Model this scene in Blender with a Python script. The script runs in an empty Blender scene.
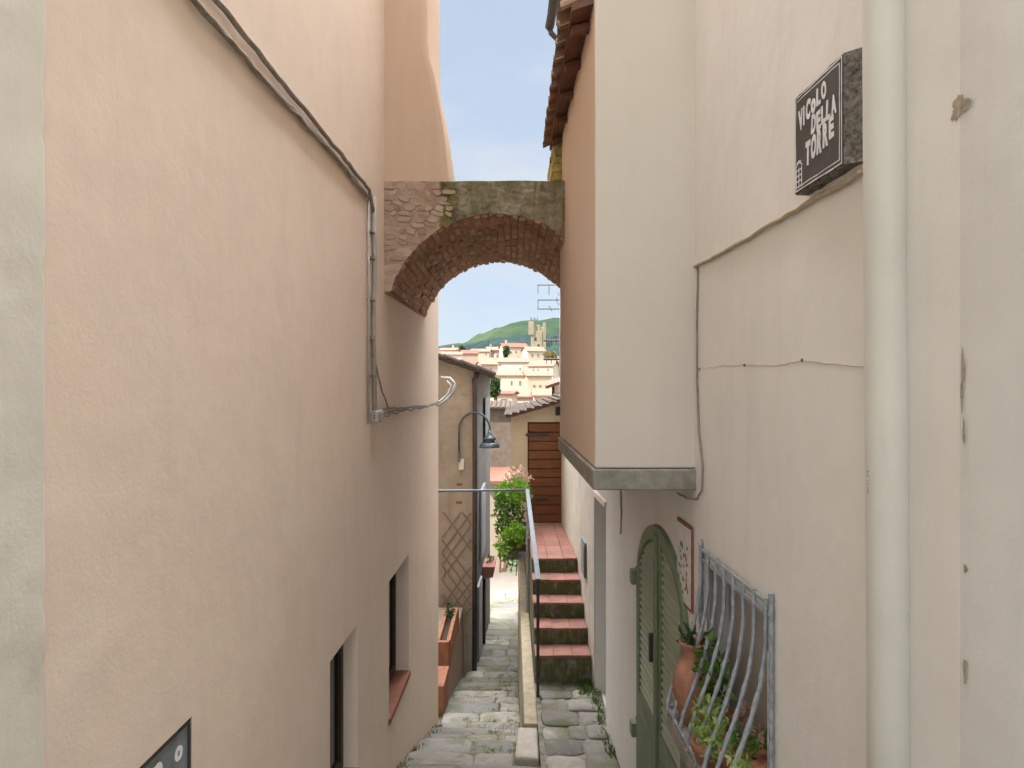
import bpy, bmesh, math, random
from mathutils import Vector, Matrix, noise
RND = random.Random(7)
R_ = math.radians
S = bpy.context.scene
COL = S.collection
F = 690.0                                   # focal length in pixels; camera at the origin looking along +Y

def px(x, y, Y):                            # photograph pixel at depth Y -> point
    return ((x - 512) / F * Y, Y, (384 - y) / F * Y)
def XL(Y): return -1.13 + 0.0261 * Y        # the alley's two walls
def XR(Y): return 1.05 - 0.0246 * Y
def YL(x): return 780.0 / (530 - x)
HL, HR = 9.0, 6.5
def YR(x): return 724.5 / (x - 495)
def LW(p): u, n, z = p; return (XL(u) + n, u - n * 0.0261, z)      # (along, out of wall, up)
def RW(p): u, n, z = p; return (XR(u) - n, u - n * 0.0246, z)

# ------------------------------------------------------------------ mesh building
class MB:
    def __init__(s, f=None):
        s.v = []; s.f = []; s.uv = {}; s.mi = {}; s.map = f
    def add(s, vs, fs, mi=0):
        o = len(s.v)
        s.v += [tuple(s.map(p)) if s.map else tuple(p) for p in vs]
        for f in fs:
            if mi: s.mi[len(s.f)] = mi
            s.f.append([i + o for i in f])
        return s
    def box(s, a, b, mi=0):
        x0, y0, z0 = a; x1, y1, z1 = b
        return s.add([(x0,y0,z0),(x1,y0,z0),(x1,y1,z0),(x0,y1,z0),(x0,y0,z1),(x1,y0,z1),(x1,y1,z1),(x0,y1,z1)],
              [(0,3,2,1),(4,5,6,7),(0,1,5,4),(1,2,6,5),(2,3,7,6),(3,0,4,7)], mi)
    def hexa(s, lo, hi, mi=0):              # two loops of equal length -> closed prism
        n = len(lo)
        fs = [tuple(range(n))[::-1], tuple(range(n, 2*n))]
        fs += [(i, (i+1) % n, n + (i+1) % n, n + i) for i in range(n)]
        return s.add(list(lo) + list(hi), fs, mi)
    def tube(s, pts, r, n=8, cap=True, mi=0):
        pts = [Vector(s.map(p)) if s.map else Vector(p) for p in pts]
        rs = r if isinstance(r, (list, tuple)) else [r] * len(pts)
        vs = []; prev = None
        for i, p in enumerate(pts):
            d = (pts[min(i+1, len(pts)-1)] - pts[max(i-1, 0)])
            d = d.normalized() if d.length > 1e-9 else Vector((0,0,1))
            if prev is None:
                a = Vector((0,0,1)) if abs(d.z) < 0.9 else Vector((1,0,0))
                prev = d.cross(a).normalized()
            q = prev - d * prev.dot(d)
            prev = q.normalized(); w = d.cross(prev)
            for k in range(n):
                t = 2 * math.pi * k / n
                vs.append(p + (prev * math.cos(t) + w * math.sin(t)) * rs[i])
        fs = []
        for i in range(len(pts) - 1):
            for k in range(n):
                fs.append((i*n+k, i*n+(k+1) % n, (i+1)*n+(k+1) % n, (i+1)*n+k))
        if cap:
            fs.append(tuple(range(n))[::-1]); fs.append(tuple(range((len(pts)-1)*n, len(pts)*n)))
        m = s.map; s.map = None; s.add(vs, fs, mi); s.map = m
        return s
    def lathe(s, prof, c, n=20, mi=0):      # prof: (r, z) bottom to top
        vs = []
        for r, z in prof:
            for k in range(n):
                t = 2 * math.pi * k / n
                vs.append((c[0] + r * math.cos(t), c[1] + r * math.sin(t), c[2] + z))
        fs = []
        for i in range(len(prof) - 1):
            for k in range(n):
                fs.append((i*n+k, i*n+(k+1) % n, (i+1)*n+(k+1) % n, (i+1)*n+k))
        fs.append(tuple(range(n))[::-1]); fs.append(tuple(range((len(prof)-1)*n, len(prof)*n)))
        return s.add(vs, fs, mi)
    def leaf(s, p, size, rnd, up=0.3, asp=0.5, mi=0):
        d = Vector((rnd.gauss(0,1), rnd.gauss(0,1), rnd.gauss(up,1))).normalized()
        a = Vector((rnd.gauss(0,1), rnd.gauss(0,1), rnd.gauss(0,1)))
        w = d.cross(a).normalized(); nrm = w.cross(d)
        p = Vector(p); L = size * rnd.uniform(.7, 1.3); W = L * asp
        s.add([p, p + d*L*.45 + w*W*.5 - nrm*L*.06, p + d*L, p + d*L*.45 - w*W*.5 - nrm*L*.06, p + d*L*.5 + nrm*L*.04],
              [(0,1,4),(1,2,4),(2,3,4),(3,0,4)], mi)
    def build(s, name, mats, parent=None, smooth=False, bevel=0, seg=2, recalc=True):
        me = bpy.data.meshes.new(name)
        off = Vector((0,0,0))
        p = parent
        while p is not None:
            off += p.location; p = p.parent
        me.from_pydata([Vector(v) - off for v in s.v], [], s.f)
        if not isinstance(mats, (list, tuple)): mats = [mats]
        for m in mats: me.materials.append(m)
        for i, k in s.mi.items(): me.polygons[i].material_index = k
        if s.uv:
            l = me.uv_layers.new(name='UVMap')
            for i, uvs in s.uv.items():
                for k, li in enumerate(me.polygons[i].loop_indices): l.data[li].uv = uvs[k]
        if recalc:
            b = bmesh.new(); b.from_mesh(me); bmesh.ops.recalc_face_normals(b, faces=b.faces[:]); b.to_mesh(me); b.free()
        o = bpy.data.objects.new(name, me); COL.objects.link(o)
        if parent is not None: o.parent = parent
        if smooth:
            for q in me.polygons: q.use_smooth = True
        if bevel:
            m = o.modifiers.new('edge', 'BEVEL'); m.width = bevel; m.segments = seg; m.limit_method = 'ANGLE'; m.angle_limit = R_(35)
            for q in me.polygons: q.use_smooth = True
            m.harden_normals = True
        return o

def thing(name, label, cat, loc=(0,0,0), group=None):
    o = bpy.data.objects.new(name, None); COL.objects.link(o)
    o.location = loc; o.empty_display_size = .1
    return tag(o, label, cat, group)
def tag(o, label=None, cat=None, group=None, kind=None):
    if label: o['label'] = label
    if cat: o['category'] = cat
    if group: o['group'] = group
    if kind: o['kind'] = kind
    return o
def cut(o, cutters):                        # carve openings for good, then drop the cutters
    for c in cutters:
        m = o.modifiers.new('cut', 'BOOLEAN'); m.operation = 'DIFFERENCE'; m.object = c; m.solver = 'EXACT'
    bpy.context.view_layer.update()
    dg = bpy.context.evaluated_depsgraph_get()
    me = bpy.data.meshes.new_from_object(o.evaluated_get(dg))
    for m in list(o.modifiers): o.modifiers.remove(m)
    o.data = me
    for c in cutters: bpy.data.objects.remove(c)
    return o

# ------------------------------------------------------------------ materials
def mat(name): 
    m = bpy.data.materials.new(name); m.use_nodes = True
    nt = m.node_tree; b = nt.nodes['Principled BSDF']
    return m, nt, b
def nd(nt, t, **k):
    n = nt.nodes.new(t)
    for a, v in k.items():
        if a.startswith('_'): setattr(n, a[1:], v)
        else: n.inputs[a.replace('#', ' ')].default_value = v
    return n
def coords(nt, sc=(1,1,1), kind='Object'):
    tc = nt.nodes.new('ShaderNodeTexCoord'); mp = nt.nodes.new('ShaderNodeMapping')
    mp.inputs['Scale'].default_value = sc
    nt.links.new(tc.outputs[kind], mp.inputs['Vector']); return mp.outputs['Vector']
def nz(nt, vec, scale, detail=4, rough=.55, dist=0):
    n = nt.nodes.new('ShaderNodeTexNoise')
    n.inputs['Scale'].default_value = scale; n.inputs['Detail'].default_value = detail
    n.inputs['Roughness'].default_value = rough; n.inputs['Distortion'].default_value = dist
    nt.links.new(vec, n.inputs['Vector']); return n.outputs['Fac']
def ramp(nt, fac, stops):
    r = nt.nodes.new('ShaderNodeValToRGB'); e = r.color_ramp.elements
    while len(e) < len(stops): e.new(.5)
    for i, (p, c) in enumerate(stops):
        e[i].position = p; e[i].color = (c[0], c[1], c[2], 1) if not isinstance(c, (int, float)) else (c, c, c, 1)
    nt.links.new(fac, r.inputs['Fac']); return r.outputs['Color']
def mix(nt, fac, a, b, mode='MIX'):
    m = nt.nodes.new('ShaderNodeMix'); m.data_type = 'RGBA'; m.blend_type = mode
    for sock, val in ((m.inputs[0], fac), (m.inputs[6], a), (m.inputs[7], b)):
        if isinstance(val, (int, float)): sock.default_value = val
        elif isinstance(val, tuple): sock.default_value = (val[0], val[1], val[2], 1)
        else: nt.links.new(val, sock)
    return m.outputs[2]
def bump(nt, b, pairs):
    prev = None
    for h, st, d in pairs:
        n = nt.nodes.new('ShaderNodeBump'); n.inputs['Strength'].default_value = st; n.inputs['Distance'].default_value = d
        nt.links.new(h, n.inputs['Height'])
        if prev is not None: nt.links.new(prev, n.inputs['Normal'])
        prev = n.outputs['Normal']
    nt.links.new(prev, b.inputs['Normal'])

def plaster(name, c, c2, stain=None, amount=.35, streak=.25, wav=.05, rough=.92, sc=1.0, cracks=0):
    m, nt, b = mat(name)
    v = coords(nt); vs = coords(nt, (3.2, 3.2, .35))
    big = nz(nt, v, .9 * sc, 5, .6, .4); med = nz(nt, v, 4 * sc, 6, .65); fine = nz(nt, v, 90, 4, .7); st = nz(nt, vs, 1.6 * sc, 5, .6)
    col = mix(nt, ramp(nt, big, [(.3, 0.), (.7, 1.)]), c, c2)
    col = mix(nt, ramp(nt, med, [(.42, 0.), (.75, amount)]), col, stain or tuple(x * .8 for x in c2))
    col = mix(nt, ramp(nt, st, [(.52, 0.), (.8, streak)]), col, tuple(x * .62 for x in (stain or c2)))
    sp = nz(nt, v, 38, 2, .5)
    col = mix(nt, ramp(nt, sp, [(.74, 0.), (.80, .25)]), col, tuple(x * .6 for x in c2))
    if cracks:
        vo = nd(nt, 'ShaderNodeTexVoronoi', Scale=cracks); vo.feature = 'DISTANCE_TO_EDGE'
        w = nt.nodes.new('ShaderNodeMix'); w.data_type = 'RGBA'; w.inputs[0].default_value = .12
        n2 = nt.nodes.new('ShaderNodeTexNoise'); n2.inputs['Scale'].default_value = 5; nt.links.new(v, n2.inputs['Vector'])
        nt.links.new(v, w.inputs[6]); nt.links.new(n2.outputs['Color'], w.inputs[7]); nt.links.new(w.outputs[2], vo.inputs['Vector'])
        ck = ramp(nt, vo.outputs['Distance'], [(0., 1.), (.004, 0.)])
        msk = ramp(nt, nz(nt, v, 1.3, 3), [(.55, 0.), (.66, .32)])
        col = mix(nt, mix(nt, 1., ck, msk, 'MULTIPLY'), col, tuple(x * .4 for x in c2))
    nt.links.new(col, b.inputs['Base Color']); b.inputs['Roughness'].default_value = rough
    b.inputs['Specular IOR Level'].default_value = .25
    bump(nt, b, [(nz(nt, v, 1.7, 3), .5, wav), (med, .32, .010), (fine, .28, .0020)])
    return m
def plain(name, c, rough=.6, metal=0., var=.25, sc=8., bmp=.002, spec=.4, dark=None):
    m, nt, b = mat(name); v = coords(nt)
    n = nz(nt, v, sc, 6, .65); n2 = nz(nt, v, sc * 7, 3)
    col = mix(nt, ramp(nt, n, [(.3, 0.), (.75, 1.)]), tuple(min(1, x * (1 + var)) for x in c), dark or tuple(x * (1 - var) for x in c))
    nt.links.new(col, b.inputs['Base Color'])
    b.inputs['Roughness'].default_value = rough; b.inputs['Metallic'].default_value = metal; b.inputs['Specular IOR Level'].default_value = spec
    bump(nt, b, [(n, .4, bmp * 3), (n2, .4, bmp)])
    return m
def wood(name, c, c2, axis=(1, 1, 12), rough=.6):
    m, nt, b = mat(name); v = coords(nt, axis)
    n = nz(nt, v, 3, 8, .7, .6); g = nz(nt, coords(nt), 6, 3)
    col = mix(nt, ramp(nt, n, [(.3, 0.), (.7, 1.)]), c, c2); col = mix(nt, ramp(nt, g, [(.4, 0.), (.8, .4)]), col, tuple(x * .5 for x in c2))
    nt.links.new(col, b.inputs['Base Color']); b.inputs['Roughness'].default_value = rough
    bump(nt, b, [(n, .5, .003)]); return m
def leafmat(name, c, c2, trans=.35):
    m, nt, b = mat(name)
    g = nt.nodes.new('ShaderNodeNewGeometry')
    col = mix(nt, g.outputs['Random Per Island'], c, c2)
    nt.links.new(col, b.inputs['Base Color']); b.inputs['Roughness'].default_value = .55; b.inputs['Specular IOR Level'].default_value = .3
    t = nt.nodes.new('ShaderNodeBsdfTranslucent'); nt.links.new(col, t.inputs['Color'])
    ms = nt.nodes.new('ShaderNodeMixShader'); ms.inputs[0].default_value = trans
    nt.links.new(b.outputs[0], ms.inputs[1]); nt.links.new(t.outputs[0], ms.inputs[2])
    nt.links.new(ms.outputs[0], nt.nodes['Material Output'].inputs['Surface']); return m
def islands(name, cols, rough=.85, moss=None, mossamt=.5, bsc=14, bd=.01):
    m, nt, b = mat(name); v = coords(nt)
    g = nt.nodes.new('ShaderNodeNewGeometry')
    k = len(cols)
    col = ramp(nt, g.outputs['Random Per Island'], [(i / max(1, k - 1), c) for i, c in enumerate(cols)])
    n = nz(nt, v, bsc, 7, .7); big = nz(nt, v, 3.2, 5, .6)
    col = mix(nt, ramp(nt, n, [(.35, .0), (.75, .5)]), col, tuple(x * .55 for x in cols[0]))
    col = mix(nt, ramp(nt, nz(nt, v, bsc * 2.2, 4), [(.6, 0.), (.72, .35)]), col, tuple(min(.8, x * 1.5) for x in cols[-1]))
    if moss: col = mix(nt, ramp(nt, big, [(.5, 0.), (.64, mossamt)]), col, moss)
    nt.links.new(col, b.inputs['Base Color']); b.inputs['Roughness'].default_value = rough; b.inputs['Specular IOR Level'].default_value = .25
    bump(nt, b, [(n, .6, bd), (nz(nt, v, bsc * 6, 3), .5, bd * .2)])
    return m

M = {}
M['pink'] = plaster('pink_plaster', (.77, .638, .53), (.745, .628, .54), (.655, .55, .47), .42, .12, .02)
M['peach'] = plaster('peach_plaster', (.58, .43, .325), (.56, .425, .325), (.51, .39, .31), .3, .15, .03)
M['bay_side'] = plaster('bay_side_plaster', (.68, .53, .41), (.65, .52, .41), (.58, .48, .39), .3, .2, .03)  # warmer than bay_cream: light bounced off the pink wall put into the colour
M['cream_grey'] = plaster('cream_grey_plaster', (.68, .645, .575), (.65, .62, .555), (.58, .55, .49), .3, .2, .05)
M['cream'] = plaster('cream_plaster', (.75, .735, .715), (.725, .715, .70), (.65, .635, .61), .42, .18, .03)
M['bay_cream'] = plaster('bay_cream_plaster', (.65, .605, .55), (.625, .585, .54), (.565, .525, .475), .25, .14, .03)
M['near_shade'] = plaster('near_shaded_plaster', (.63, .612, .595), (.60, .585, .57), (.53, .515, .50), .3, .2, .05)  # greyer copy of the cream, shade of the turned wall put into its colour
M['stair_wall'] = plaster('stair_wall_plaster', (.62, .58, .52), (.55, .52, .46), (.40, .36, .30), .4, .45, .05)
M['yellow_cream'] = plaster('yellow_cream_plaster', (.58, .49, .355), (.52, .445, .335), (.41, .35, .26), .35, .3, .03)
M['tan'] = plaster('tan_plaster', (.46, .375, .29), (.38, .325, .265), (.28, .24, .19), .65, .6, .08)
M['grey_plaster'] = plaster('grey_plaster', (.33, .32, .31), (.28, .27, .265), (.2, .2, .19), .5, .5, .05)
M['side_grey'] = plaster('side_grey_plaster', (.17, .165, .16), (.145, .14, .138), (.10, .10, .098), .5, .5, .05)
M['concrete'] = plaster('concrete', (.36, .34, .30), (.27, .26, .235), (.15, .145, .13), .75, .5, .02, sc=4)
M['white_wall'] = plaster('white_wall', (.70, .60, .50), (.66, .56, .48), (.55, .46, .4), .3, .2, .03)
M['parapet'] = plaster('parapet_plaster', (.40, .335, .24), (.33, .285, .205), (.20, .175, .12), .7, .55, .04, sc=3)
M['terracotta'] = plain('terracotta', (.27, .115, .066), .85, 0, .3, 9)
M['red_tile'] = plain('red_tile', (.38, .14, .10), .8, 0, .35, 7, dark=(.20, .10, .075))
M['tread'] = islands('worn_red_tiles', [(.25, .11, .085), (.31, .15, .12), (.27, .125, .10)], .85, (.15, .10, .07), .7, 8, .004)
M['brick_sill'] = plain('brick_sill', (.24, .095, .058), .85, 0, .25, 14)
M['roof_brown'] = wood('roof_boards', (.16, .062, .035), (.10, .04, .025), (12, 1.2, 1))
M['old_tile'] = islands('old_roof_tiles', [(.055, .038, .030), (.07, .047, .035), (.062, .052, .044), (.08, .05, .037)], .95, (.045, .04, .026), .4)
M['roof_tile'] = islands('roof_tiles', [(.24, .12, .075), (.30, .16, .10), (.27, .19, .135), (.34, .20, .13)], .9, (.12, .10, .05), .3)
M['town_roof'] = islands('town_roof_tiles', [(.17, .08, .058), (.20, .105, .078)], .9, None)
M['dark_wood'] = wood('dark_wood', (.05, .03, .02), (.03, .018, .012))
M['brown_door'] = wood('brown_door_wood', (.27, .098, .035), (.13, .045, .018), (2.0, 2, 16))
M['green'] = plain('green_paint', (.165, .215, .135), .55, 0, .14, 7, .0008)
M['green_light'] = plain('faded_green_paint', (.36, .41, .31), .6, 0, .14, 7, .0008)
M['iron_grey'] = plain('grey_painted_iron', (.27, .30, .34), .5, .0, .3, 26, .0015, .5)
M['iron_light'] = plain('light_painted_iron', (.11, .135, .165), .65, .0, .2, 20, .001, .5)
M['iron_dark'] = plain('dark_iron', (.055, .05, .05), .6, .3, .3, 18, .001)
M['pipe_brown'] = plain('brown_pipe', (.075, .055, .05), .5, .0, .3, 6, .001)
M['pipe_cream'] = plain('cream_painted_pipe', (.575, .565, .53), .5, 0, .09, 2.2, .0008, .4)
M['cable_grey'] = plain('grey_cable', (.25, .215, .185), .7, 0, .35, 22, .002)
M['cable_light'] = plain('pale_conduit', (.38, .36, .34), .6, 0, .25, 12, .001)
M['cable_white'] = plain('white_conduit', (.33, .325, .31), .5, 0, .15, 12, .001)
M['zinc'] = plain('zinc_metal', (.10, .11, .115), .5, .3, .2, 7, .001)
M['white_paint'] = plain('white_paint', (.80, .80, .80), .6, 0, .04, 20, .0003)
M['worn_white'] = plain('worn_white_paint', (.70, .70, .75), .6, 0, .2, 30, .0003)
M['slate_face'] = plain('slate_face', (.062, .055, .057), .6, 0, .35, 9, .0008)
M['slate_edge'] = plain('rough_slate_edge', (.20, .185, .165), .9, 0, .5, 60, .010, dark=(.006, .006, .006))
M['bluegrey_panel'] = plain('bluegrey_panel', (.20, .23, .245), .55, 0, .3, 12, .001, dark=(.09, .105, .115))
M['glass_dark'] = plain('dark_glass', (.012, .014, .016), .12, 0, .1, 3, .0002, .6)
M['soil'] = plain('soil', (.045, .03, .02), .95, 0, .4, 30, .006)
M['grey_cloth'] = plain('pale_blue_cloth', (.22, .235, .25), .9, 0, .1, 8)
M['white_plastic'] = plain('white_plastic', (.62, .60, .57), .5, 0, .1, 8, .0004)
M['lamp_metal'] = plain('lamp_metal', (.10, .13, .15), .4, .4, .2, 12, .0006)
M['stone_block'] = plain('pale_stone', (.40, .365, .31), .9, 0, .25, 7, .006)
M['leaf_bright'] = leafmat('bright_leaves', (.12, .29, .02), (.26, .44, .055))
M['leaf_mid'] = leafmat('mid_leaves', (.05, .13, .02), (.11, .22, .035))
M['leaf_pale'] = leafmat('pale_succulent_leaves', (.20, .32, .09), (.36, .47, .15))
M['leaf_yellow'] = leafmat('yellow_leaves', (.13, .095, .03), (.17, .13, .04))
M['leaf_dark'] = leafmat('dark_leaves', (.02, .05, .02), (.045, .09, .03))
M['flower'] = leafmat('faded_flowers', (.60, .40, .32), (.75, .60, .52), .2)
M['grass'] = leafmat('grass_blades', (.07, .12, .025), (.13, .19, .04))
M['dry'] = leafmat('dry_rosette', (.22, .12, .085), (.33, .22, .16), .1)
M['trunk'] = wood('bark', (.09, .065, .045), (.05, .038, .028), (3, 3, 1), .9)
M['paving'] = islands('alley_stones', [(.15, .14, .13), (.27, .245, .215), (.18, .17, .155), (.36, .33, .29), (.18, .178, .178), (.24, .22, .19)], .8, (.10, .11, .04), .6, 9, .012)
M['dark_rubble'] = plaster('dark_rubble', (.15, .115, .095), (.115, .095, .085), (.07, .06, .055), .8, .5, .1, sc=1.2)
M['lower_white'] = plaster('lower_white', (.34, .28, .235), (.31, .26, .22), (.26, .21, .18), .3, .2, .03)
M['lower_pink'] = plaster('lower_pink', (.36, .22, .19), (.33, .21, .18), (.28, .18, .15), .3, .2, .03)
M['rubble'] = islands('rubble_stone', [(.30, .22, .17), (.36, .27, .21), (.25, .2, .165)], .9, None, .5, 12, .01)

def dirt():
    m, nt, b = mat('mossy_dirt'); v = coords(nt)
    n = nz(nt, v, 5, 6, .65); n2 = nz(nt, v, 40, 4)
    col = ramp(nt, n, [(.3, (.115, .105, .09)), (.48, (.15, .14, .115)), (.6, (.075, .10, .028)), (.75, (.11, .15, .035))])
    nt.links.new(col, b.inputs['Base Color']); b.inputs['Roughness'].default_value = .95
    bump(nt, b, [(n, .7, .03), (n2, .7, .012)]); return m
M['dirt'] = dirt()
def mortar():
    m, nt, b = mat('pale_mortar'); v = coords(nt)
    n = nz(nt, v, 7, 6, .65); n2 = nz(nt, v, 40, 4)
    col = ramp(nt, n, [(.35, (.25, .23, .195)), (.5, (.19, .18, .15)), (.62, (.085, .10, .035)), (.75, (.16, .15, .12))])
    nt.links.new(col, b.inputs['Base Color']); b.inputs['Roughness'].default_value = .95
    bump(nt, b, [(n, .7, .03), (n2, .7, .012)]); return m
M['mortar'] = mortar()
M['arch_stone'] = islands('arch_rubble', [(.38, .265, .20), (.46, .345, .265), (.32, .21, .16), (.50, .40, .315), (.42, .31, .24)], .95, (.40, .32, .25), .7, 22, .01)
M['arch_brick'] = islands('arch_bricks', [(.48, .275, .185), (.36, .20, .14), (.54, .36, .255), (.30, .18, .125), (.45, .29, .205)], .95, (.20, .15, .11), .7, 26, .01)
def mossy_riser():
    m, nt, b = mat('mossy_step'); v = coords(nt); 
    n = nz(nt, v, 6, 6, .7); s = nz(nt, coords(nt, (3, 3, 1)), 7, 5, .6)
    col = ramp(nt, n, [(.32, (.06, .055, .042)), (.48, (.15, .135, .105)), (.66, (.30, .275, .225))])
    col = mix(nt, ramp(nt, s, [(.38, 0.), (.54, .9)]), col, (.075, .092, .02))
    nt.links.new(col, b.inputs['Base Color']); b.inputs['Roughness'].default_value = .95
    bump(nt, b, [(n, .7, .02)]); return m
M['mossy'] = mossy_riser()
def arch_face():                            # rubble masonry at one end, weathered render with algae at the other
    m, nt, b = mat('arch_masonry'); v = coords(nt)
    w = nt.nodes.new('ShaderNodeTexNoise'); w.inputs['Scale'].default_value = 4; nt.links.new(v, w.inputs['Vector'])
    wv = nt.nodes.new('ShaderNodeMix'); wv.data_type = 'RGBA'; wv.inputs[0].default_value = .12
    nt.links.new(v, wv.inputs[6]); nt.links.new(w.outputs['Color'], wv.inputs[7])
    mp = nt.nodes.new('ShaderNodeMapping'); mp.inputs['Scale'].default_value = (8.5, 8.5, 15); nt.links.new(wv.outputs[2], mp.inputs['Vector'])
    vo = nd(nt, 'ShaderNodeTexVoronoi', Scale=1.0); vo.feature = 'DISTANCE_TO_EDGE'; nt.links.new(mp.outputs[0], vo.inputs['Vector'])
    vc = nd(nt, 'ShaderNodeTexVoronoi', Scale=1.0); nt.links.new(mp.outputs[0], vc.inputs['Vector'])
    sep = nt.nodes.new('ShaderNodeSeparateColor'); nt.links.new(vc.outputs['Color'], sep.inputs[0])
    n = nz(nt, v, 9, 6, .7)
    stone = ramp(nt, sep.outputs[0], [(0., (.34, .225, .165)), (.4, (.46, .34, .26)), (.7, (.28, .165, .12)), (1., (.50, .40, .32))])
    stone = mix(nt, ramp(nt, vo.outputs['Distance'], [(.0, 1.), (.07, 0.)]), stone, (.40, .33, .26))
    stone = mix(nt, ramp(nt, nz(nt, v, 3, 4), [(.52, 0.), (.66, .6)]), stone, (.45, .35, .27))
    rend = ramp(nt, n, [(.3, (.13, .115, .078)), (.5, (.24, .21, .15)), (.72, (.40, .35, .275))])
    al = nz(nt, coords(nt, (5, 5, 1.6)), 1.7, 6, .7, .8)
    rend = mix(nt, ramp(nt, al, [(.46, 0.), (.62, .75)]), rend, (.115, .115, .028))
    rend = mix(nt, ramp(nt, nz(nt, v, 4.6, 4), [(.58, 0.), (.68, .7)]), rend, (.05, .048, .035))
    x = nt.nodes.new('ShaderNodeSeparateXYZ'); nt.links.new(v, x.inputs[0])
    jag = nt.nodes.new('ShaderNodeMath'); jag.operation = 'MULTIPLY_ADD'; jag.inputs[1].default_value = .06; nt.links.new(n, jag.inputs[0]); nt.links.new(x.outputs[0], jag.inputs[2])
    mr = nt.nodes.new('ShaderNodeMapRange'); mr.inputs['From Min'].default_value = -.418; mr.inputs['From Max'].default_value = -.395; nt.links.new(jag.outputs[0], mr.inputs['Value'])
    col = mix(nt, mr.outputs[0], stone, rend)
    mr2 = nt.nodes.new('ShaderNodeMapRange'); mr2.inputs['From Min'].default_value = -.25; mr2.inputs['From Max'].default_value = -.33; nt.links.new(jag.outputs[0], mr2.inputs['Value'])
    band = mix(nt, 1., mr.outputs[0], mr2.outputs[0], 'MULTIPLY')
    band = mix(nt, .75, (0., 0., 0.), band)
    col = mix(nt, band, col, mix(nt, ramp(nt, n, [(.45, 0.), (.55, 1.)]), (.045, .042, .025), (.14, .13, .022)))
    z = nt.nodes.new('ShaderNodeMath'); z.operation = 'MULTIPLY_ADD'; z.inputs[1].default_value = .14; nt.links.new(n, z.inputs[0]); nt.links.new(x.outputs[2], z.inputs[2])
    top = nt.nodes.new('ShaderNodeMapRange'); top.inputs['From Min'].default_value = 1.58; top.inputs['From Max'].default_value = 1.65; nt.links.new(z.outputs[0], top.inputs['Value'])
    col = mix(nt, top.outputs[0], col, (.115, .105, .05))
    nt.links.new(col, b.inputs['Base Color']); b.inputs['Roughness'].default_value = .95; b.inputs['Specular IOR Level'].default_value = .15
    bump(nt, b, [(vo.outputs['Distance'], .5, .03), (n, .7, .025)]); return m
M['arch_face'] = arch_face()
def brick(name, uv=True, sc=1., c1=(.60, .33, .215), c2=(.40, .21, .14), mortar=(.36, .235, .165)):
    m, nt, b = mat(name); v = coords(nt, (1, 1, 1), 'UV' if uv else 'Object'); o = coords(nt)
    w = nt.nodes.new('ShaderNodeTexNoise'); w.inputs['Scale'].default_value = 9; nt.links.new(o, w.inputs['Vector'])
    wv = nt.nodes.new('ShaderNodeMix'); wv.data_type = 'RGBA'; wv.inputs[0].default_value = .035; nt.links.new(v, wv.inputs[6]); nt.links.new(w.outputs['Color'], wv.inputs[7])
    br = nt.nodes.new('ShaderNodeTexBrick'); nt.links.new(wv.outputs[2], br.inputs['Vector'])
    br.inputs['Scale'].default_value = sc; br.inputs['Brick Width'].default_value = .26; br.inputs['Row Height'].default_value = .062
    br.inputs['Mortar Size'].default_value = .009; br.inputs['Mortar Smooth'].default_value = .5; br.inputs['Bias'].default_value = -.2
    br.inputs['Color1'].default_value = (*c1, 1); br.inputs['Color2'].default_value = (*c2, 1); br.inputs['Mortar'].default_value = (*mortar, 1)
    n = nz(nt, o, 7, 6, .7); n2 = nz(nt, o, 28, 5, .7)
    col = mix(nt, ramp(nt, n, [(.44, 0.), (.62, .7)]), br.outputs['Color'], (.11, .066, .045))
    col = mix(nt, ramp(nt, n2, [(.5, 0.), (.62, .6)]), col, (.60, .40, .29))
    nt.links.new(col, b.inputs['Base Color']); b.inputs['Roughness'].default_value = .95; b.inputs['Specular IOR Level'].default_value = .15
    inv = nt.nodes.new('ShaderNodeInvert'); nt.links.new(br.outputs['Fac'], inv.inputs['Color'])
    bump(nt, b, [(inv.outputs[0], .6, .012), (n2, .8, .02)]); return m
M['vault'] = brick('vault_brick')
def town_wall(name, c):
    return plaster(name, c, tuple(x * .9 for x in c), None, .3, .2, .02, sc=.3)
M['town_red'] = islands('town_red_tiles', [(.13, .042, .028), (.16, .06, .04)], .95, None)
M['tw'] = [town_wall('town_cream', (.43, .36, .295)), town_wall('town_peach', (.40, .30, .25)), town_wall('town_white', (.45, .405, .36)), town_wall('town_yellow', (.42, .335, .26)), town_wall('town_rose', (.35, .26, .22))]
def hillmat(name, a, b_, c, s1, s2):
    m, nt, b = mat(name); v = coords(nt)
    col = ramp(nt, nz(nt, v, s1, 5, .6, .3), [(.35, a), (.5, b_), (.66, c)])
    col = mix(nt, ramp(nt, nz(nt, v, s2, 4, .7), [(.4, 0.), (.7, .6)]), col, tuple(x * .6 for x in a))
    nt.links.new(col, b.inputs['Base Color']); b.inputs['Roughness'].default_value = 1; b.inputs['Specular IOR Level'].default_value = .05
    return m
M['hill'] = hillmat('green_hill', (.013, .026, .018), (.022, .038, .020), (.032, .050, .026), .012, .05)
M['wood'] = hillmat('far_wood', (.011, .024, .026), (.015, .030, .028), (.021, .038, .030), .02, .12)  # blue of distant haze put into the trees' colour
M['terrain'] = hillmat('terrain', (.12, .12, .06), (.16, .15, .09), (.2, .17, .11), .02, .2)

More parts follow.
